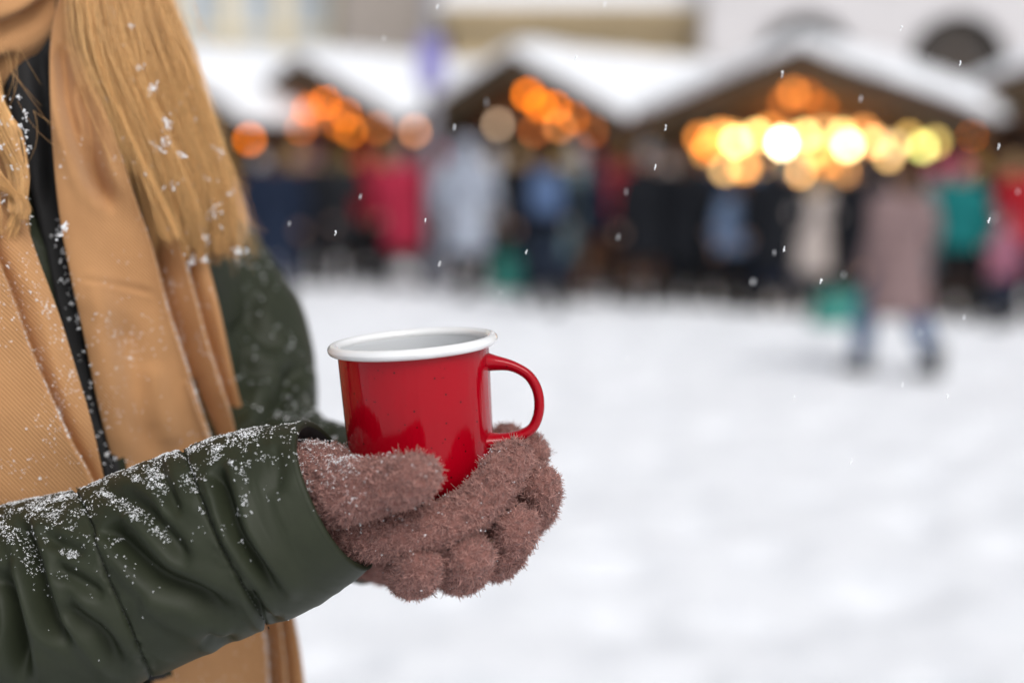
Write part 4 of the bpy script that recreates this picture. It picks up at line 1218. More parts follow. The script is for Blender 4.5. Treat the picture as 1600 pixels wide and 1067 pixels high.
# scarf -------------------------------------------------------------
def sheet(left, right, dfun, cr, nu, nv, thick, name, namp=.0008, hang=None):
    """drape between a left and a right edge given in photo units; real folds in depth, closed slab"""
    Lp = catmull(np.array(left, float), 20); Rp = catmull(np.array(right, float), 20)
    def res(p, n):
        s = np.concatenate([[0], np.cumsum(np.linalg.norm(np.diff(p, axis=0), axis=1))]); t = np.linspace(0, s[-1], n)
        return np.stack([np.interp(t, s, p[:, k]) for k in range(p.shape[1])], -1)
    Lp, Rp = res(Lp, nv), res(Rp, nv)
    u = np.linspace(0, 1, nu)[None, :, None]
    Q = Lp[:, None] * (1 - u) + Rp[:, None] * u
    px, py = Q[..., 0], Q[..., 1]
    d = dfun(px, py)
    W0 = P(px, py, d)
    uu = u[..., 0] + 0 * px
    d = d + .005 * ((2 * uu - 1) ** 8)                      # edges roll back
    d = d - creases(px, py, cr)
    Wp = P(px, py, d)
    fb = fbm(Wp * 22, 3) * namp * 1.6 + fbm(Wp * np.array([60, 60, 18]), 2) * namp * .6
    front = P(px, py, d - fb)
    back = P(px, py, d - fb + thick)
    n, m = nv, nu
    i, j = np.meshgrid(np.arange(n - 1), np.arange(m - 1), indexing='ij'); a = i * m + j
    F = np.stack([a, a + 1, a + m + 1, a + m], -1).reshape(-1, 4)
    o = n * m
    rimF = [[k * m, (k + 1) * m, o + (k + 1) * m, o + k * m] for k in range(n - 1)] + [[(k + 1) * m + m - 1, k * m + m - 1, o + k * m + m - 1, o + (k + 1) * m + m - 1] for k in range(n - 1)]
    rimF += [[k + 1, k, o + k, o + k + 1] for k in range(m - 1)] + [[(n - 1) * m + k, (n - 1) * m + k + 1, o + (n - 1) * m + k + 1, o + (n - 1) * m + k] for k in range(m - 1)]
    su = np.cumsum(np.concatenate([np.zeros((n, 1)), np.linalg.norm(np.diff(W0, axis=1), axis=2)], 1), 1)
    sv = np.cumsum(np.concatenate([np.zeros((1, m)), np.linalg.norm(np.diff(W0, axis=0), axis=2)], 0), 0)
    sv = np.repeat(sv[:, m // 2:m // 2 + 1], m, 1)
    su = su - su[:, m // 2:m // 2 + 1]
    uv = np.stack([su, sv], -1).reshape(-1, 2)
    V = np.vstack([front.reshape(-1, 3), back.reshape(-1, 3)])
    return np_mesh(name, V, [F, F[:, ::-1] + o, np.array(rimF)], uv=np.vstack([uv, uv])), front.reshape(-1, 3), np.vstack([F[:, :3], F[:, [0, 2, 3]]])

def d_right(px, py):
    base = .800 + .00030 * np.clip(px - 60, -60, 500) + .0000007 * np.clip(px - 60, 0, 600) ** 1.6
    base = base + .045 * sstep(230, -60, py) - .0 * py
    # behind the forearm the cloth is pressed to the body
    return base + .008 * sstep(600, 760, py)
RL = [(112, -70), (88, 10), (78, 80), (80, 200), (92, 330), (110, 430), (130, 520), (155, 640), (180, 735), (205, 840), (225, 960), (238, 1067), (255, 1250), (262, 1400)]
RRt = [(230, -90), (215, 10), (215, 90), (250, 200), (290, 300), (322, 400), (345, 490), (366, 590), (387, 665), (412, 760), (440, 880), (463, 980), (476, 1067), (492, 1250), (500, 1400)]
RC = [
    ([(120, 60), (150, 130), (186, 230), (212, 310), (238, 385), (262, 480), (285, 550), (308, 620), (335, 700), (365, 810), (398, 920), (414, 990), (420, 1067), (432, 1250), (440, 1390)], 30, 26, .026, 's'),
    ([(175, 120), (225, 240), (268, 345), (296, 430), (320, 520), (345, 600), (368, 670), (395, 780), (425, 900), (440, 990), (448, 1067), (460, 1250)], 24, 22, .020, 's'),
    ([(292, 590), (312, 650), (328, 690), (345, 760)], 8, 10, .006, 's'),
    ([(92, 60), (100, 110), (108, 170), (135, 260), (160, 330)], 11, 13, .011, 'v'),
    ([(120, 120), (140, 190), (150, 260), (178, 340)], 10, 12, .010, 'v'),
    ([(120, 436), (180, 446), (250, 462)], 3.5, 6, .0011, 'v'),
    ([(180, 480), (198, 560), (205, 640), (225, 720)], 24, 24, .006, 'v'),
    ([(140, 400), (165, 520), (195, 650), (210, 730)], 22, 26, .006, 'r'),
    ([(235, 560), (255, 640), (270, 710)], 20, 20, .0035, 'r'),
    ([(330, 430), (352, 540), (375, 640)], 12, 12, .003, 'r'),
]
rm, RV, RT = sheet(RL, RRt, d_right, RC, 150, 420, .0035, 'scarf_drape')
scarf = empty('scarf', (0, 0, 0)); scarf.parent = woman; scarf.matrix_parent_inverse = TI
bpy.data.objects.remove(scarf)

def d_left(px, py):
    return .782 + .00016 * np.clip(px, -300, 400) + .02 * sstep(420, 200, py) + .006 * sstep(640, 800, py) - .00004 * px
LL = [(-260, 200), (-250, 330), (-240, 500), (-235, 700), (-230, 900), (-225, 1150)]
LR = [(10, 190), (28, 300), (55, 390), (92, 490), (120, 580), (142, 655), (160, 735), (180, 830), (205, 960), (235, 1150)]
LCR = [
    ([(-30, 330), (-5, 400), (22, 470), (48, 545), (80, 620), (112, 690), (142, 745), (175, 830), (200, 960)], 46, 10, .013, 's'),
    ([(-120, 400), (-95, 560), (-60, 700), (-30, 900)], 24, 24, .008, 'v'),
    ([(35, 400), (62, 480), (90, 580), (118, 670)], 14, 14, .002, 'r'),
]
lm, LV, LT = sheet(LL, LR, d_left, LCR, 150, 330, .0035, 'scarf_drape')

# neck wrap: a thick barrel of cloth around the neck, with sagging folds
NC = P(-108, -45, .875)
def wrap():
    nu, nv = 160, 90
    th_ = np.linspace(0, 2 * math.pi, nu, endpoint=False); ph = np.linspace(-1.25, 1.25, nv)
    TH, PH = np.meshgrid(th_, ph, indexing='ij')
    rx = .046 + .043 * np.cos(PH); z = .078 * np.sin(PH)
    dirv = np.cos(TH)[..., None] * RGT + np.sin(TH)[..., None] * np.array([0, -1.0, 0])
    V = NC + dirv * rx[..., None]; V[..., 2] += z - .012 * np.sin(TH)
    px, py, d = proj(V)
    fr = np.sin(TH) > -.2
    dp = creases(px, py, [([(-160, 90), (-60, 62), (10, 45), (60, 18), (95, -20)], 16, 12, .008, 'v'), ([(-160, 20), (-60, 5), (30, -25), (70, -60)], 14, 14, .008, 'v'), ([(-120, 140), (-30, 112), (30, 80)], 14, 10, .004, 'v')]) * fr
    dp += .0012 * fbm(V * 30, 3)
    n = unit(dirv * np.cos(PH)[..., None] + np.array([0, 0, 1.0]) * np.sin(PH)[..., None])
    V = V + n * dp[..., None]
    inner = V - n * .004
    i, j = np.meshgrid(np.arange(nu), np.arange(nv - 1), indexing='ij'); a = i * nv + j; c = ((i + 1) % nu) * nv + j
    F = np.stack([a, c, c + 1, a + 1], -1).reshape(-1, 4); o = nu * nv
    rimf = [[k * nv, o + k * nv, o + ((k + 1) % nu) * nv, ((k + 1) % nu) * nv] for k in range(nu)] + [[k * nv + nv - 1, ((k + 1) % nu) * nv + nv - 1, o + ((k + 1) % nu) * nv + nv - 1, o + k * nv + nv - 1] for k in range(nu)]
    uv = np.stack([TH * .085, PH * .08], -1).reshape(-1, 2)
    return np_mesh('scarf', np.vstack([V.reshape(-1, 3), inner.reshape(-1, 3)]), [F, F[:, ::-1] + o, np.array(rimf)], uv=np.vstack([uv, uv]))
scarf = kid('scarf', wrap(), TWILL)
link('scarf_end', rm, TWILL, scarf); link('scarf_end', lm, TWILL, scarf)

im, _, _ = sheet([(-40, 20), (0, 110), (22, 210), (48, 300), (66, 380), (90, 490), (118, 600), (152, 700), (172, 780)], [(150, -20), (125, 80), (112, 190), (114, 290), (112, 380), (126, 490), (146, 600), (166, 700), (178, 780)],
                 lambda px, py: .832 + .00012 * np.clip(px, 0, 200) + .012 * sstep(200, 0, py) - .012 * sstep(250, 380, py), [([(60, 60), (72, 150), (80, 250), (82, 340)], 12, 12, .006, 'v')], 30, 110, .004, 'inner_collar')
link('inner_collar', im, LINING, jacket)

# gloves ------------------------------------------------------------
def strands(R0, D0, L, r, segs, curl=None, fade=.35, rnd=None, sides=3):
    """tapered strands: roots R0, directions D0, lengths L"""
    n = len(R0); t = np.linspace(0, 1, segs + 1)
    if curl is None: curl = np.zeros_like(D0)
    C = R0[:, None] + (L[:, None] * t)[..., None] * D0[:, None] + ((L[:, None] * t ** 2))[..., None] * curl[:, None]
    return strand_tubes(C, r, fade, rnd, sides)
def strand_tubes(C, r, fade=.35, rnd=None, sides=3):
    n, k = C.shape[:2]
    T_ = unit(np.gradient(C, axis=1))
    ref = unit(RNG.normal(size=(n, 1, 3)))
    A = unit(np.cross(T_, ref)); B = np.cross(T_, A)
    t = np.linspace(0, 1, k)
    rad = (np.asarray(r).reshape(-1, 1) if np.ndim(r) else r) * (1 - (1 - fade) * t ** 2)[None, :] + np.zeros((n, 1))
    a = np.arange(sides) * 2 * math.pi / sides
    V = C[:, :, None] + rad[..., None, None] * (np.cos(a)[None, None, :, None] * A[:, :, None] + np.sin(a)[None, None, :, None] * B[:, :, None])
    base = (np.arange(n)[:, None, None] * k + np.arange(k - 1)[None, :, None]) * sides
    j = np.arange(sides)[None, None]; j2 = (j + 1) % sides
    F = np.stack([base + j, base + j2, base + sides + j2, base + sides + j], -1).reshape(-1, 4)
    if rnd is None: rnd = RNG.random(n)
    return V.reshape(-1, 3), F, np.repeat(rnd, k * sides)

def sample(V, T_, n, w=None):
    a = V[T_[:, 0]]; b_ = V[T_[:, 1]]; c = V[T_[:, 2]]
    fn = np.cross(b_ - a, c - a); area = np.linalg.norm(fn, axis=1) / 2
    pr = area if w is None else area * w
    pr = pr / pr.sum()
    k = RNG.choice(len(T_), n, p=pr)
    u, v = RNG.random(n), RNG.random(n); m = u + v > 1; u[m], v[m] = 1 - u[m], 1 - v[m]
    return a[k] + (b_[k] - a[k]) * u[:, None] + (c[k] - a[k]) * v[:, None], unit(fn[k])

def glove(fing, palm, cuffpts, n, name, label):
    m = hand_mb(fing, palm, .0012)
    m.tube(np.array([P(x, y, d) for x, y, d, r in cuffpts]), [r * .001 for *_, r in cuffpts], 24, True, 5)
    me = fuse(m, .0012, 3, .5, name)
    V, T_ = mesh_arrays(me); N, _ = vnormals(V, T_)
    nub = fbm(V * 420, 2); V = V + N * (nub * .0012)[:, None]
    R0, NN = sample(V, T_, n)
    tf = np.stack([vnoise(R0 * 460 + k * 31.7) for k in range(3)], -1)      # tufts of pile
    fine = RNG.normal(size=R0.shape) * .33
    D = unit(NN * .8 + tf * 1.05 + fine)
    D = unit(D + NN * np.clip(.25 - (D * NN).sum(1), 0, 1)[:, None])
    L = RNG.uniform(.0009, .0021, n) * (1 + .35 * vnoise(R0 * 380 + 3))
    cur = np.stack([vnoise(R0 * 420 + 77 + k * 13.3) for k in range(3)], -1) * .9 + RNG.normal(size=R0.shape) * .6
    lvl = .48 + .30 * vnoise(R0 * 430 + 9) + RNG.normal(size=n) * .16
    SVv, SF, SA = strands(R0 - NN * .0004, D, L, RNG.uniform(.00014, .00024, n), 3, cur, .6, np.clip(lvl, 0, 1))
    F0 = np.array([p.vertices[:] for p in me.polygons if len(p.vertices) == 4])
    full = np_mesh(name, np.vstack([V, SVv]), [F0, SF + len(V)], attr=np.concatenate([np.full(len(V), .15), SA]))
    bpy.data.meshes.remove(me)
    return kid(name, full, FLEECE, label), V, T_
g1, G1V, G1T = glove(NEAR, NPALM, [(420, 800, .75, 30), (470, 785, .752, 31), (500, 780, .75, 29)], 105000, 'glove', 'fluffy dusty rose glove on the near hand, thumb lying on the mug')
g2, G2V, G2T = glove(FAR, FPALM, [(560, 805, .872, 29), (590, 825, .86, 29), (620, 840, .85, 28)], 90000, 'glove', 'fluffy dusty rose glove on the far hand, fingertips curled up below the other hand')

# hair --------------------------------------------------------------
hv, hf, ha = [], [], []
hcount = 0
def add_h(C, r, rnd, fade=.4):
    global hcount
    V_, F_, A_ = strand_tubes(C, r, fade, rnd)
    hv.append(V_); hf.append(F_ + hcount); ha.append(A_); hcount += len(V_)
def lock(Lg, Rg, dl, n, thick, clumpn, seed, segs=26, end_jit=.06, r=(.00012, .00024), wav=1.0, tone=0.0):
    """hair falling between two guide curves (px, py, depth)"""
    g = np.random.default_rng(seed)
    Lc, Rc = catmull(np.array(Lg, float), 12), catmull(np.array(Rg, float), 12)
    t = np.linspace(0, 1, segs)
    def at(cv, tt):
        x = tt * (len(cv) - 1); i = np.clip(x.astype(int), 0, len(cv) - 2); f = (x - i)[..., None]
        return cv[i] * (1 - f) + cv[i + 1] * f
    cl = g.random(clumpn); cd = g.random(clumpn); ct = g.normal(size=clumpn); cz = g.normal(size=clumpn); cp_ = g.uniform(0, 6.28, clumpn)
    ck = g.integers(0, clumpn, n)
    a0 = g.random(n)
    pull = .9
    endl = 1 + g.normal(size=n) * end_jit - .09 * np.abs(cz[ck])
    tt = np.clip(t[None] * np.clip(endl, .6, 1.05)[:, None], 0, 1)
    wgt = pull * (.3 + .7 * t[None] ** .8)
    a = a0[:, None] * (1 - wgt) + cl[ck][:, None] * wgt + .022 * wav * np.sin(t[None] * 8 + cp_[ck][:, None]) + g.normal(size=(n, 1)) * .03 * t[None] ** 2
    bb = (g.random(n)[:, None] * (1 - wgt) + cd[ck][:, None] * wgt)
    Pl, Pr = at(Lc, tt), at(Rc, tt)
    Q = Pl * (1 - a[..., None]) + Pr * a[..., None]
    prof_ = np.sqrt(np.clip(1 - (2 * np.clip(a, 0, 1) - 1) ** 2, 0, 1))
    taper = 1 - .45 * t[None]
    d = Q[..., 2] - (bb - .5) * thick * (.25 + prof_) * taper * 1.0
    d = d + .0012 * vnoise(np.stack([t[None] * 6 + 0 * a, ck[:, None] * 3.1 + 0 * a, a * 20], -1))
    C = P(Q[..., 0], Q[..., 1], d)
    rnd = np.clip(.50 + .2 * ct[ck] + .28 * (bb[:, -1] - .5) + g.normal(size=n) * .15 + tone, 0, 1)
    add_h(C, g.uniform(*r, n), rnd)
    return C
# right-hand lock over the scarf
LGd = [(130, -330, .88), (130, -120, .86), (140, 0, .846), (156, 90, .840), (182, 170, .842), (214, 260, .848), (243, 340, .858), (262, 415, .864)]
RGd = [(180, -330, .94), (220, -120, .92), (252, 0, .90), (288, 90, .896), (320, 180, .898), (350, 270, .902), (364, 345, .904), (364, 425, .904)]
def lock2(path, w, n, tone, g, segs=24, twist=1.5, tip=.35, r=(.00008, .00017), flat=.6):
    """one lock: strands inside an oval bundle that follows a path and frays into a tip"""
    cv = catmull(np.array(path, float), 10)
    t = np.linspace(0, 1, segs)[None]
    el = np.clip(1 - np.abs(g.normal(size=(n, 1))) * .07, .7, 1)
    x_ = t * el * (len(cv) - 1); i_ = np.clip(x_.astype(int), 0, len(cv) - 2); f_ = (x_ - i_)[..., None]
    Q = cv[i_] * (1 - f_) + cv[i_ + 1] * f_
    ra = np.sqrt(g.random((n, 1))); ph = g.uniform(0, 2 * math.pi, (n, 1)) + twist * t
    wd_ = w * (1 - (1 - tip) * t ** 2.2) * (1 + .25 * np.sin(3.1 * t + g.uniform(0, 6)))
    fr = g.normal(size=(n, 1)) * w * .35 * t ** 4
    ox = ra * np.cos(ph) * wd_ + fr + g.normal(size=(n, 1)) * .6
    od = ra * np.sin(ph) * wd_ * flat
    oy = g.normal(size=(n, 1)) * w * .1
    ox = ox + 2.2 * vnoise(np.stack([t * 7 + 0 * ra, 37.0 * ra + 0 * t, ph * 3], -1)) * (.3 + t)
    C = P(Q[..., 0] + ox, Q[..., 1] + oy, Q[..., 2] + od * .87 / FPX)
    rnd = np.clip(tone + g.normal(size=n) * .16, 0, 1)
    add_h(C, g.uniform(*r, n), rnd)
gh = np.random.default_rng(42)
def between(a, te, amp, dz, g, lean=0.0):
    L_ = catmull(np.array(LGd, float), 6); R_ = catmull(np.array(RGd, float), 6)
    k = np.linspace(0, te * (len(L_) - 1), 12); out = []
    ph = g.uniform(0, 6.28)
    for j, kk in enumerate(k):
        i_ = min(int(kk), len(L_) - 2); f_ = kk - i_
        l = L_[i_] * (1 - f_) + L_[i_ + 1] * f_; r_ = R_[i_] * (1 - f_) + R_[i_ + 1] * f_
        q = l * (1 - a) + r_ * a; s_ = j / 11
        q = q + [amp * math.sin(ph + 5.5 * s_) * (.3 + s_) + lean * s_ ** 3, 0, dz]
        out.append(q)
    return out
# back layer, broad and darker, then mid, then bright thin locks on top
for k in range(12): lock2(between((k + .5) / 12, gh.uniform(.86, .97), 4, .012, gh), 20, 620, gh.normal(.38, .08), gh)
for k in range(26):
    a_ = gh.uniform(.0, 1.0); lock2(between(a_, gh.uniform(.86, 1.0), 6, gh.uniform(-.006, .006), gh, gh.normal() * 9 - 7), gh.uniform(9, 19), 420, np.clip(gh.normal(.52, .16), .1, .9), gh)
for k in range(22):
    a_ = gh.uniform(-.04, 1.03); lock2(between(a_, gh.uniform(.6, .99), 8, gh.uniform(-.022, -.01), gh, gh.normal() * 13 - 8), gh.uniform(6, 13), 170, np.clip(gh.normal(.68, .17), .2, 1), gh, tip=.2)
for k in range(16):
    a_ = gh.uniform(.9, 1.07); lock2(between(a_, gh.uniform(.4, .95), 9, gh.uniform(-.005, .02), gh, gh.uniform(-14, 6)), gh.uniform(3, 8), 26, np.clip(gh.normal(.7, .12), .2, 1), gh, tip=.5)
# loose single hairs lying over the locks
for k in range(60):
    lock2(between(gh.uniform(-.03, 1.03), gh.uniform(.7, 1.0), gh.uniform(3, 12), gh.uniform(-.026, -.012), gh, gh.normal() * 18 - 6), gh.uniform(16, 34), 46, np.clip(gh.normal(.72, .2), .15, 1), gh, tip=.8, r=(.00007, .00012))
# golden streak along the front edge
for k in range(7):
    lock2(between(gh.uniform(.05, .28), gh.uniform(.75, .95), 5, -.02, gh), gh.uniform(6, 12), 240, gh.uniform(.62, .85), gh)
# dark strands under the wrap
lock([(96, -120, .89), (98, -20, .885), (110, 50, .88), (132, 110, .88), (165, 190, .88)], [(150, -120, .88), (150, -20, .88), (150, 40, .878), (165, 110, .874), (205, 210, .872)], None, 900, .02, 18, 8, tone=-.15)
# locks on her right side at the left edge of the frame, curling inwards
for k in range(15):
    x0 = gh.uniform(-110, -12); b0 = gh.uniform(20, 62); ye = gh.uniform(320, 405); xe = gh.uniform(-45, 40); dz = gh.uniform(-.012, .014)
    xm = min(x0 + b0 + 18, 50)
    lock2([(x0 - 30, 20, .835 + dz), (x0 + 8, 110, .815 + dz), (x0 + b0 * .6, 190, .803 + dz), (xm, 265, .797 + dz), (max(xm, xe) - 2, (265 + ye) / 2 + 8, .793 + dz), (xe, ye, .79 + dz)],
          gh.uniform(7, 15), 330, np.clip(gh.normal(.5, .16), .15, .9), gh, tip=.25)
for k in range(7):
    xs_ = gh.uniform(20, 50)
    lock2([(-45, 70 + 8 * k, .80), (-8, 135 + 6 * k, .795), (xs_ - 10, 200, .79), (xs_ + 3, 262, .787), (xs_ + 2, 310, .785), (xs_ - gh.uniform(6, 26), gh.uniform(350, 392), .785)], gh.uniform(1.5, 4), 46, gh.uniform(.5, .85), gh, tip=.3)
# crown and back of the head, outside the frame but real
gq = np.random.default_rng(21)
n_ = 5200
az = gq.uniform(-2.5, 2.5, n_); el = gq.uniform(.05, 1.45, n_)
tt = np.linspace(0, 1, 12)[None]
aa = az[:, None] + math.pi; ee = (el[:, None] * (1 - tt) + (-.35) * tt)
dirs = (np.cos(ee) * np.cos(aa))[..., None] * NF + (np.cos(ee) * np.sin(aa))[..., None] * SD + np.sin(ee)[..., None] * np.array([0, 0, 1.0])
Ch = HC + [0, 0, .03] + dirs * np.array([.098, .098, .115]) * (1 + .02 * gq.normal(size=(n_, 1, 1)))
drop = np.clip(tt - .55, 0, 1)[..., None] * np.array([0, 0, -.42])
Ch = Ch + drop * (gq.uniform(.4, 1, (n_, 1, 1)))
add_h(Ch, gq.uniform(.0002, .0004, n_), np.clip(.4 + .15 * gq.normal(size=n_), 0, 1))
# flyaways
for k in range(260):
    x0 = RNG.uniform(120, 330); y0 = RNG.uniform(-40, 340); 
    edge = RNG.random() < .6
    if edge:
        y0 = RNG.uniform(-40, 360); x0 = np.interp(y0, [-60, 90, 180, 270, 345], [235, 285, 320, 347, 360]) - RNG.uniform(0, 14)
    ang_ = RNG.uniform(-.2, .75); ln = RNG.uniform(30, 95)
    bend = RNG.uniform(-.9, .9)
    pts = []
    xx, yy = x0, y0
    for j in range(14):
        pts.append(P(xx, yy, .90 + .0004 * j)); a_ = ang_ + bend * j / 14
        xx += math.sin(a_) * ln / 13; yy += math.cos(a_) * ln / 13
    add_h(np.array(pts)[None], np.array([.00014]), np.array([RNG.uniform(.5, .95)]))
for k in range(22):     # loose curls in front of the dark collar and on the left lock
    x0 = RNG.uniform(-30, 80) if k % 2 else RNG.uniform(100, 170); y0 = RNG.uniform(60, 200)
    ang_ = RNG.uniform(-.2, .9); ln = RNG.uniform(60, 150); bend = RNG.uniform(-1.8, 1.0)
    xx, yy = x0, y0; pts = []
    for j in range(18):
        pts.append(P(xx, yy, (.80 if k % 2 else .855) + .0003 * j)); a_ = ang_ + bend * j / 18
        xx += math.sin(a_) * ln / 17; yy += math.cos(a_) * ln / 17
    add_h(np.array(pts)[None], np.array([.00012]), np.array([RNG.uniform(.3, .8)]))
# solid core so that the lock does not look through
core = MB()
cl_ = catmull(np.array(LGd[:-1], float), 3); cr_ = catmull(np.array(RGd[:-1], float), 3)
mid = (cl_ + cr_) / 2
cp = np.array([P(*r_) for r_ in mid]); wd = np.linalg.norm(P(cr_[:, 0], cr_[:, 1], cr_[:, 2]) - P(cl_[:, 0], cl_[:, 1], cl_[:, 2]), axis=1) / 2 * .55
sv_, f4, f3 = tube_geo(cp + FWD * .012, wd * np.linspace(1, .6, len(wd)), 20, True, 3, .32, ref=tuple(RGT))
hv.append(sv_); hf.append(f4 + hcount); ha.append(np.full(len(sv_), .22)); f3h = f3 + hcount; hcount += len(sv_)
sv_, f4, f3 = sphere_geo(24); sv_ = HC + [0, 0, .03] - NF * .012 + (sv_ * np.array([.086, .09, .1])) @ hM.T
hv.append(sv_); hf.append(f4 + hcount); ha.append(np.full(len(sv_), .22)); f3i = f3 + hcount
HV = np.vstack(hv)
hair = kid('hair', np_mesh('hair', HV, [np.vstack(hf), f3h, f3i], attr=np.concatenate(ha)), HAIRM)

# ------------------------------------------------------------------ snow lying on the clothes
def flakes(Pt, Nn, size, name, label, cat='snow', parts=(3, 7), spread=1.3):
    """every flake a clump of small angular crystals"""
    Vs, Fs, c = [], [], 0
    n = len(Pt); k = RNG.integers(parts[0], parts[1] + 1, n)
    idx = np.repeat(np.arange(n), k); m = len(idx)
    s = size[idx] * RNG.uniform(.45, 1.0, m)
    off = RNG.normal(size=(m, 3)) * size[idx][:, None] * spread * .6
    nn = Nn[idx]; off = off - (off * nn).sum(1)[:, None] * nn * .55
    Cn = Pt[idx] + off + nn * (s * .35)[:, None]
    tet = unit(RNG.normal(size=(m, 6, 3)))
    oc = np.array([[1, 0, 0], [-1, 0, 0], [0, 1, 0], [0, -1, 0], [0, 0, 1], [0, 0, -1]], float)
    sc = RNG.uniform(.35, 1.15, (m, 6, 1))
    rot = np.linalg.qr(RNG.normal(size=(m, 3, 3)))[0]
    V_ = np.einsum('kj,mij->mki', oc, rot) * sc * s[:, None, None] + Cn[:, None]
    f = np.array([[0, 2, 4], [2, 1, 4], [1, 3, 4], [3, 0, 4], [2, 0, 5], [1, 2, 5], [3, 1, 5], [0, 3, 5]])
    F_ = (np.arange(m)[:, None, None] * 6 + f[None]).reshape(-1, 3)
    o = link(name, np_mesh(name, V_.reshape(-1, 3), F_, smooth=False), FLAKE)
    tag(o, label, cat, kind='stuff'); return o

def seg_d(px, py, pts):
    p = np.array(pts, float); best = np.full(px.shape, 1e9)
    for a, b_ in zip(p[:-1], p[1:]):
        ab = b_ - a; t = np.clip(((px - a[0]) * ab[0] + (py - a[1]) * ab[1]) / (ab @ ab), 0, 1)
        best = np.minimum(best, np.hypot(px - a[0] - t * ab[0], py - a[1] - t * ab[1]))
    return best

def tri_info(V, T_):
    c = V[T_].mean(1); fn = unit(np.cross(V[T_[:, 1]] - V[T_[:, 0]], V[T_[:, 2]] - V[T_[:, 0]]))
    return c, fn
def clump(c, sc, lo=.0): return np.clip(.5 + .9 * vnoise(c * sc) + .5 * vnoise(c * sc * 2.7 + 4), lo, 2) ** 2
# near sleeve
c, fn = tri_info(SV, ST)
if (fn * (c - CAMP)).sum(1).mean() > 0 and False: fn = -fn
px, py, d = proj(c)
if ((fn * (c - c.mean(0))).sum(1)).mean() < 0: fn = -fn
streak = [([(62, 800), (150, 765)], 30, 3), ([(150, 762), (200, 790), (272, 852)], 9, 7), ([(245, 700), (252, 740), (270, 800)], 7, 4), ([(292, 705), (305, 735)], 8, 8), ([(300, 760), (318, 800)], 5, 4),
          ([(385, 660), (388, 700), (382, 740), (384, 800)], 7, 7), ([(130, 770), (136, 815)], 6, 4), ([(30, 840), (50, 880), (62, 940)], 11, 5), ([(0, 820), (20, 850)], 14, 7), ([(60, 800), (130, 850)], 22, 2.0),
          ([(310, 770), (318, 830)], 4, 3), ([(420, 665), (470, 690)], 14, 2), ([(170, 930), (230, 960)], 30, .3)]
w = 9 * sstep(.72, .93, fn[:, 2]) + .5 * sstep(.2, .7, fn[:, 2]) + .02
w = w * clump(c, 120, .02)
for pts, wd_, a_ in streak: w = w + a_ * np.exp(-(seg_d(px, py, pts) / wd_) ** 2) * clump(c, 260, .05) * (fn[:, 1] < 0)
w = w * ((fn * (c - CAMP)).sum(1) < .02) * (px > -150) * (px < 600) * np.where(py > 900, .35, 1)
Pt, Nn = sample(SV, ST, 5600, w)
Nn = np.where(((Nn * unit(Pt - CAMP)).sum(1) > 0)[:, None], -Nn, Nn)
flakes(Pt, Nn, RNG.uniform(.00012, .0004, len(Pt)) * np.where(RNG.random(len(Pt)) < .05, 1.7, 1), 'snow_dusting', 'fresh snow crystals lying on the near green sleeve')
# far sleeve
c, fn = tri_info(FV, FT)
if ((fn * (c - c.mean(0))).sum(1)).mean() < 0: fn = -fn
px, py, d = proj(c)
w = (sstep(.2, .9, fn[:, 2]) * 2 + .1) * clump(c, 90, .02) + 8 * np.exp(-(seg_d(px, py, [(425, 655), (470, 645), (515, 645)]) / 16) ** 2) * clump(c, 200, .1) + 4 * np.exp(-(seg_d(px, py, [(352, 330), (378, 400)]) / 18) ** 2)
w = w * ((fn * (c - CAMP)).sum(1) < 0)
Pt, Nn = sample(FV, FT, 420, w)
Nn = np.where(((Nn * unit(Pt - CAMP)).sum(1) > 0)[:, None], -Nn, Nn)
flakes(Pt, Nn, RNG.uniform(.0003, .0008, len(Pt)), 'snow_dusting', 'snow crystals on the far green sleeve behind the scarf')
# scarf: right drape + left drape
c, fn = tri_info(RV, RT); px, py, d = proj(c)
w = clump(c, 55, .06) * (.4 + 1.4 * sstep(380, 480, py)) * (py < 760) + 5 * np.exp(-(seg_d(px, py, [(262, 420), (285, 540), (310, 640)]) / 6) ** 2) * clump(c, 200, .1) + 4 * np.exp(-(seg_d(px, py, [(100, 360), (115, 440)]) / 5) ** 2) * .4
w += 3 * np.exp(-(seg_d(px, py, [(185, 520), (215, 640)]) / 26) ** 2) * clump(c, 160, .1) + .5 * (py > 960) + 3 * np.exp(-(seg_d(px, py, [(415, 990), (420, 1067)]) / 8) ** 2)
P1, N1 = sample(RV, RT, 1700, w * ((py > -20) & (py < 1100)))
c, fn = tri_info(LV, LT); px, py, d = proj(c)
w = clump(c, 55, .05) * (px > -60) * (py < 800) * (py > 300) * .8 + 3 * np.exp(-(seg_d(px, py, [(55, 440), (75, 480), (85, 520), (120, 600)]) / 14) ** 2) * clump(c, 160, .1) + 2.5 * np.exp(-(seg_d(px, py, [(25, 480), (60, 560), (110, 680)]) / 6) ** 2) * clump(c, 200, .1)
P2, N2 = sample(LV, LT, 900, w)
Pt, Nn = np.vstack([P1, P2]), np.vstack([N1, N2])
Nn = np.where(((Nn * unit(Pt - CAMP)).sum(1) > 0)[:, None], -Nn, Nn)
flakes(Pt, Nn, RNG.uniform(.00015, .0005, len(Pt)) * np.where(RNG.random(len(Pt)) < .08, 1.9, 1), 'snow_dusting', 'snow crystals caught in the camel scarf', spread=1.1, parts=(2, 5))
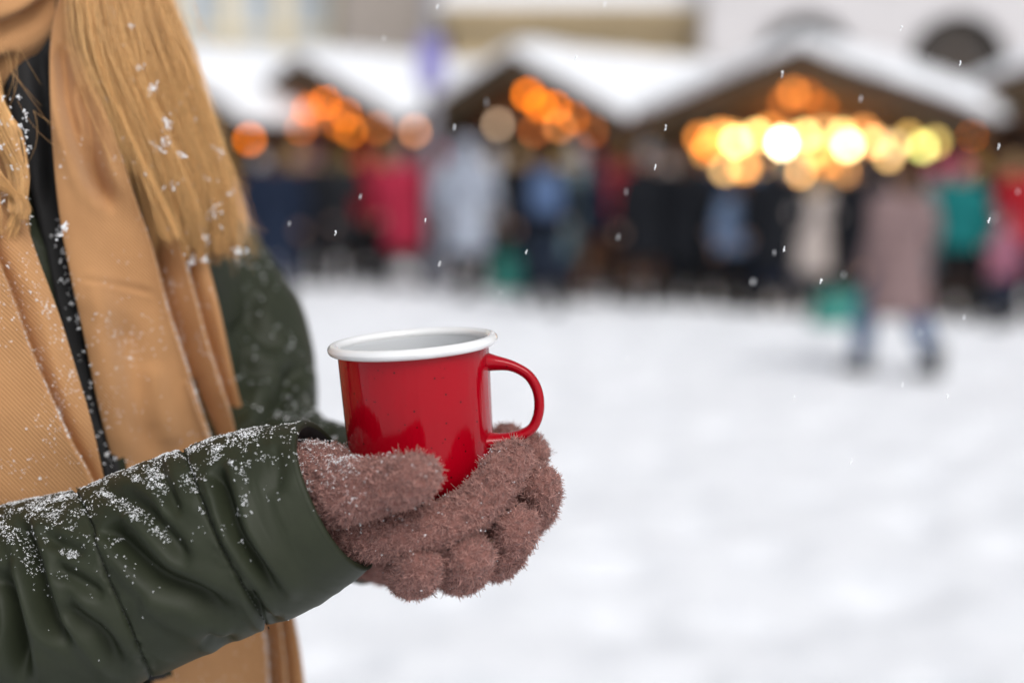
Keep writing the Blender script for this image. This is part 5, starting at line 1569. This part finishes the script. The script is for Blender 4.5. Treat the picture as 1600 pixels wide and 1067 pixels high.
# gloves
allP, allN = [], []
for V_, T_, n_, wf in ((G1V, G1T, 2600, lambda c, fn, px, py: sstep(-.1, .8, fn[:, 2]) * np.where(px < 700, 1.2, .25) * (1 + 1.6 * (px < 560)) + .12 + .6 * (px < 560)), (G2V, G2T, 260, lambda c, fn, px, py: .3 + sstep(0, .8, fn[:, 2]))):
    c, fn = tri_info(V_, T_); px, py, d = proj(c)
    Pt, Nn = sample(V_, T_, n_, wf(c, fn, px, py) * clump(c, 130, .08) * ((fn * (c - CAMP)).sum(1) < .2))
    allP.append(Pt + Nn * .0028); allN.append(Nn)
Pt, Nn = np.vstack(allP), np.vstack(allN)
flakes(Pt, Nn, RNG.uniform(.00016, .00045, len(Pt)), 'snow_dusting', 'tiny snow crystals caught in the pile of the rose gloves', parts=(2, 4))
# hair
hp_, hn_ = [], []
for _ in range(60):
    y = RNG.uniform(330, 735); x = np.interp(y, [330, 430, 520, 640, 735], [88, 104, 125, 148, 176]) + RNG.normal() * 7
    hp_.append(P(x, y, .826)); hn_.append(-FWD)
spots = [(262, 195, 9, 14), (258, 225, 10, 16), (246, 232, 8, 8), (240, 140, 7, 10), (285, 245, 5, 6), (218, 105, 6, 8), (322, 278, 6, 8), (335, 330, 10, 16), (320, 365, 8, 10), (188, 80, 6, 6), (200, 40, 6, 6), (175, 18, 6, 6), (300, 405, 8, 14), (322, 405, 6, 12), (375, 395, 10, 12), (202, 128, 5, 6), (274, 295, 5, 5), (100, 355, 4, 14), (92, 368, 4, 10), (340, 240, 8, 8), (360, 300, 6, 6)]
for x, y, r_, k in spots:
    for _ in range(k):
        dd = .832 if x < 300 else .868
        if x < 110: dd = .792
        hp_.append(P(x + RNG.normal() * r_ * .5, y + RNG.normal() * r_ * .7, dd)); hn_.append(-FWD)
for _ in range(70):
    y = RNG.uniform(0, 400); a_ = RNG.random()
    x = np.interp(y, [0, 100, 200, 300, 400], [125, 142, 180, 222, 255]) * (1 - a_) + np.interp(y, [0, 100, 200, 300, 400], [245, 292, 328, 356, 364]) * a_
    hp_.append(P(x, y, .836 + .045 * a_ - .012)); hn_.append(-FWD)
for _ in range(50):
    hp_.append(P(RNG.uniform(-5, 48), RNG.uniform(150, 350), .785)); hn_.append(-FWD)
flakes(np.array(hp_), np.array(hn_), RNG.uniform(.0003, .0011, len(hp_)), 'snow_dusting', 'snow flakes caught in the long blond hair', parts=(3, 6))

# ------------------------------------------------------------------ falling snow (soft aggregates in the air)
fx = [(563, 308), (687, 412), (665, 345), (524, 365), (782, 455), (1024, 262), (978, 300), (966, 370), (1178, 440), (1210, 395), (1345, 155), (1545, 345), (1506, 495), (1438, 520), (1318, 430), (1282, 440), (1408, 45), (684, 12), (945, 8),
      (1175, 440), (1560, 230), (1590, 300), (822, 395), (710, 200), (1040, 200), (1222, 118), (452, 350), (1225, 390), (1410, 600), (760, 160), (900, 90), (600, 60), (1500, 100), (1480, 620), (1130, 520), (980, 560), (1240, 620), (1330, 720), (1540, 640)]
pp_, dd_ = [], []
for i, (x, y) in enumerate(fx):
    d_ = RNG.uniform(.68, .95); pp_.append(P(x, y, d_)); dd_.append(.00095)
for _ in range(420):
    d_ = RNG.uniform(1.1, 9) ; pp_.append(P(RNG.uniform(-300, 1900), RNG.uniform(-300, 1300), d_)); dd_.append(RNG.uniform(.0006, .0016))
pp_ = np.array(pp_); dd_ = np.array(dd_)
V0 = []
wind = unit(np.array([.22, .05, 1.0]))
P3, S3 = [], []
for p_, s_ in zip(pp_, dd_):
    for k in range(7):
        P3.append(p_ + wind * (k - 3) * s_ * .42 + RNG.normal(size=3) * s_ * .12); S3.append(s_ * RNG.uniform(.5, 1))
P3 = np.array(P3); flakes(P3, np.tile(-FWD, (len(P3), 1)), np.array(S3), 'falling_snow', 'loose snow flakes falling through the air over the whole square', parts=(1, 2), spread=.2)
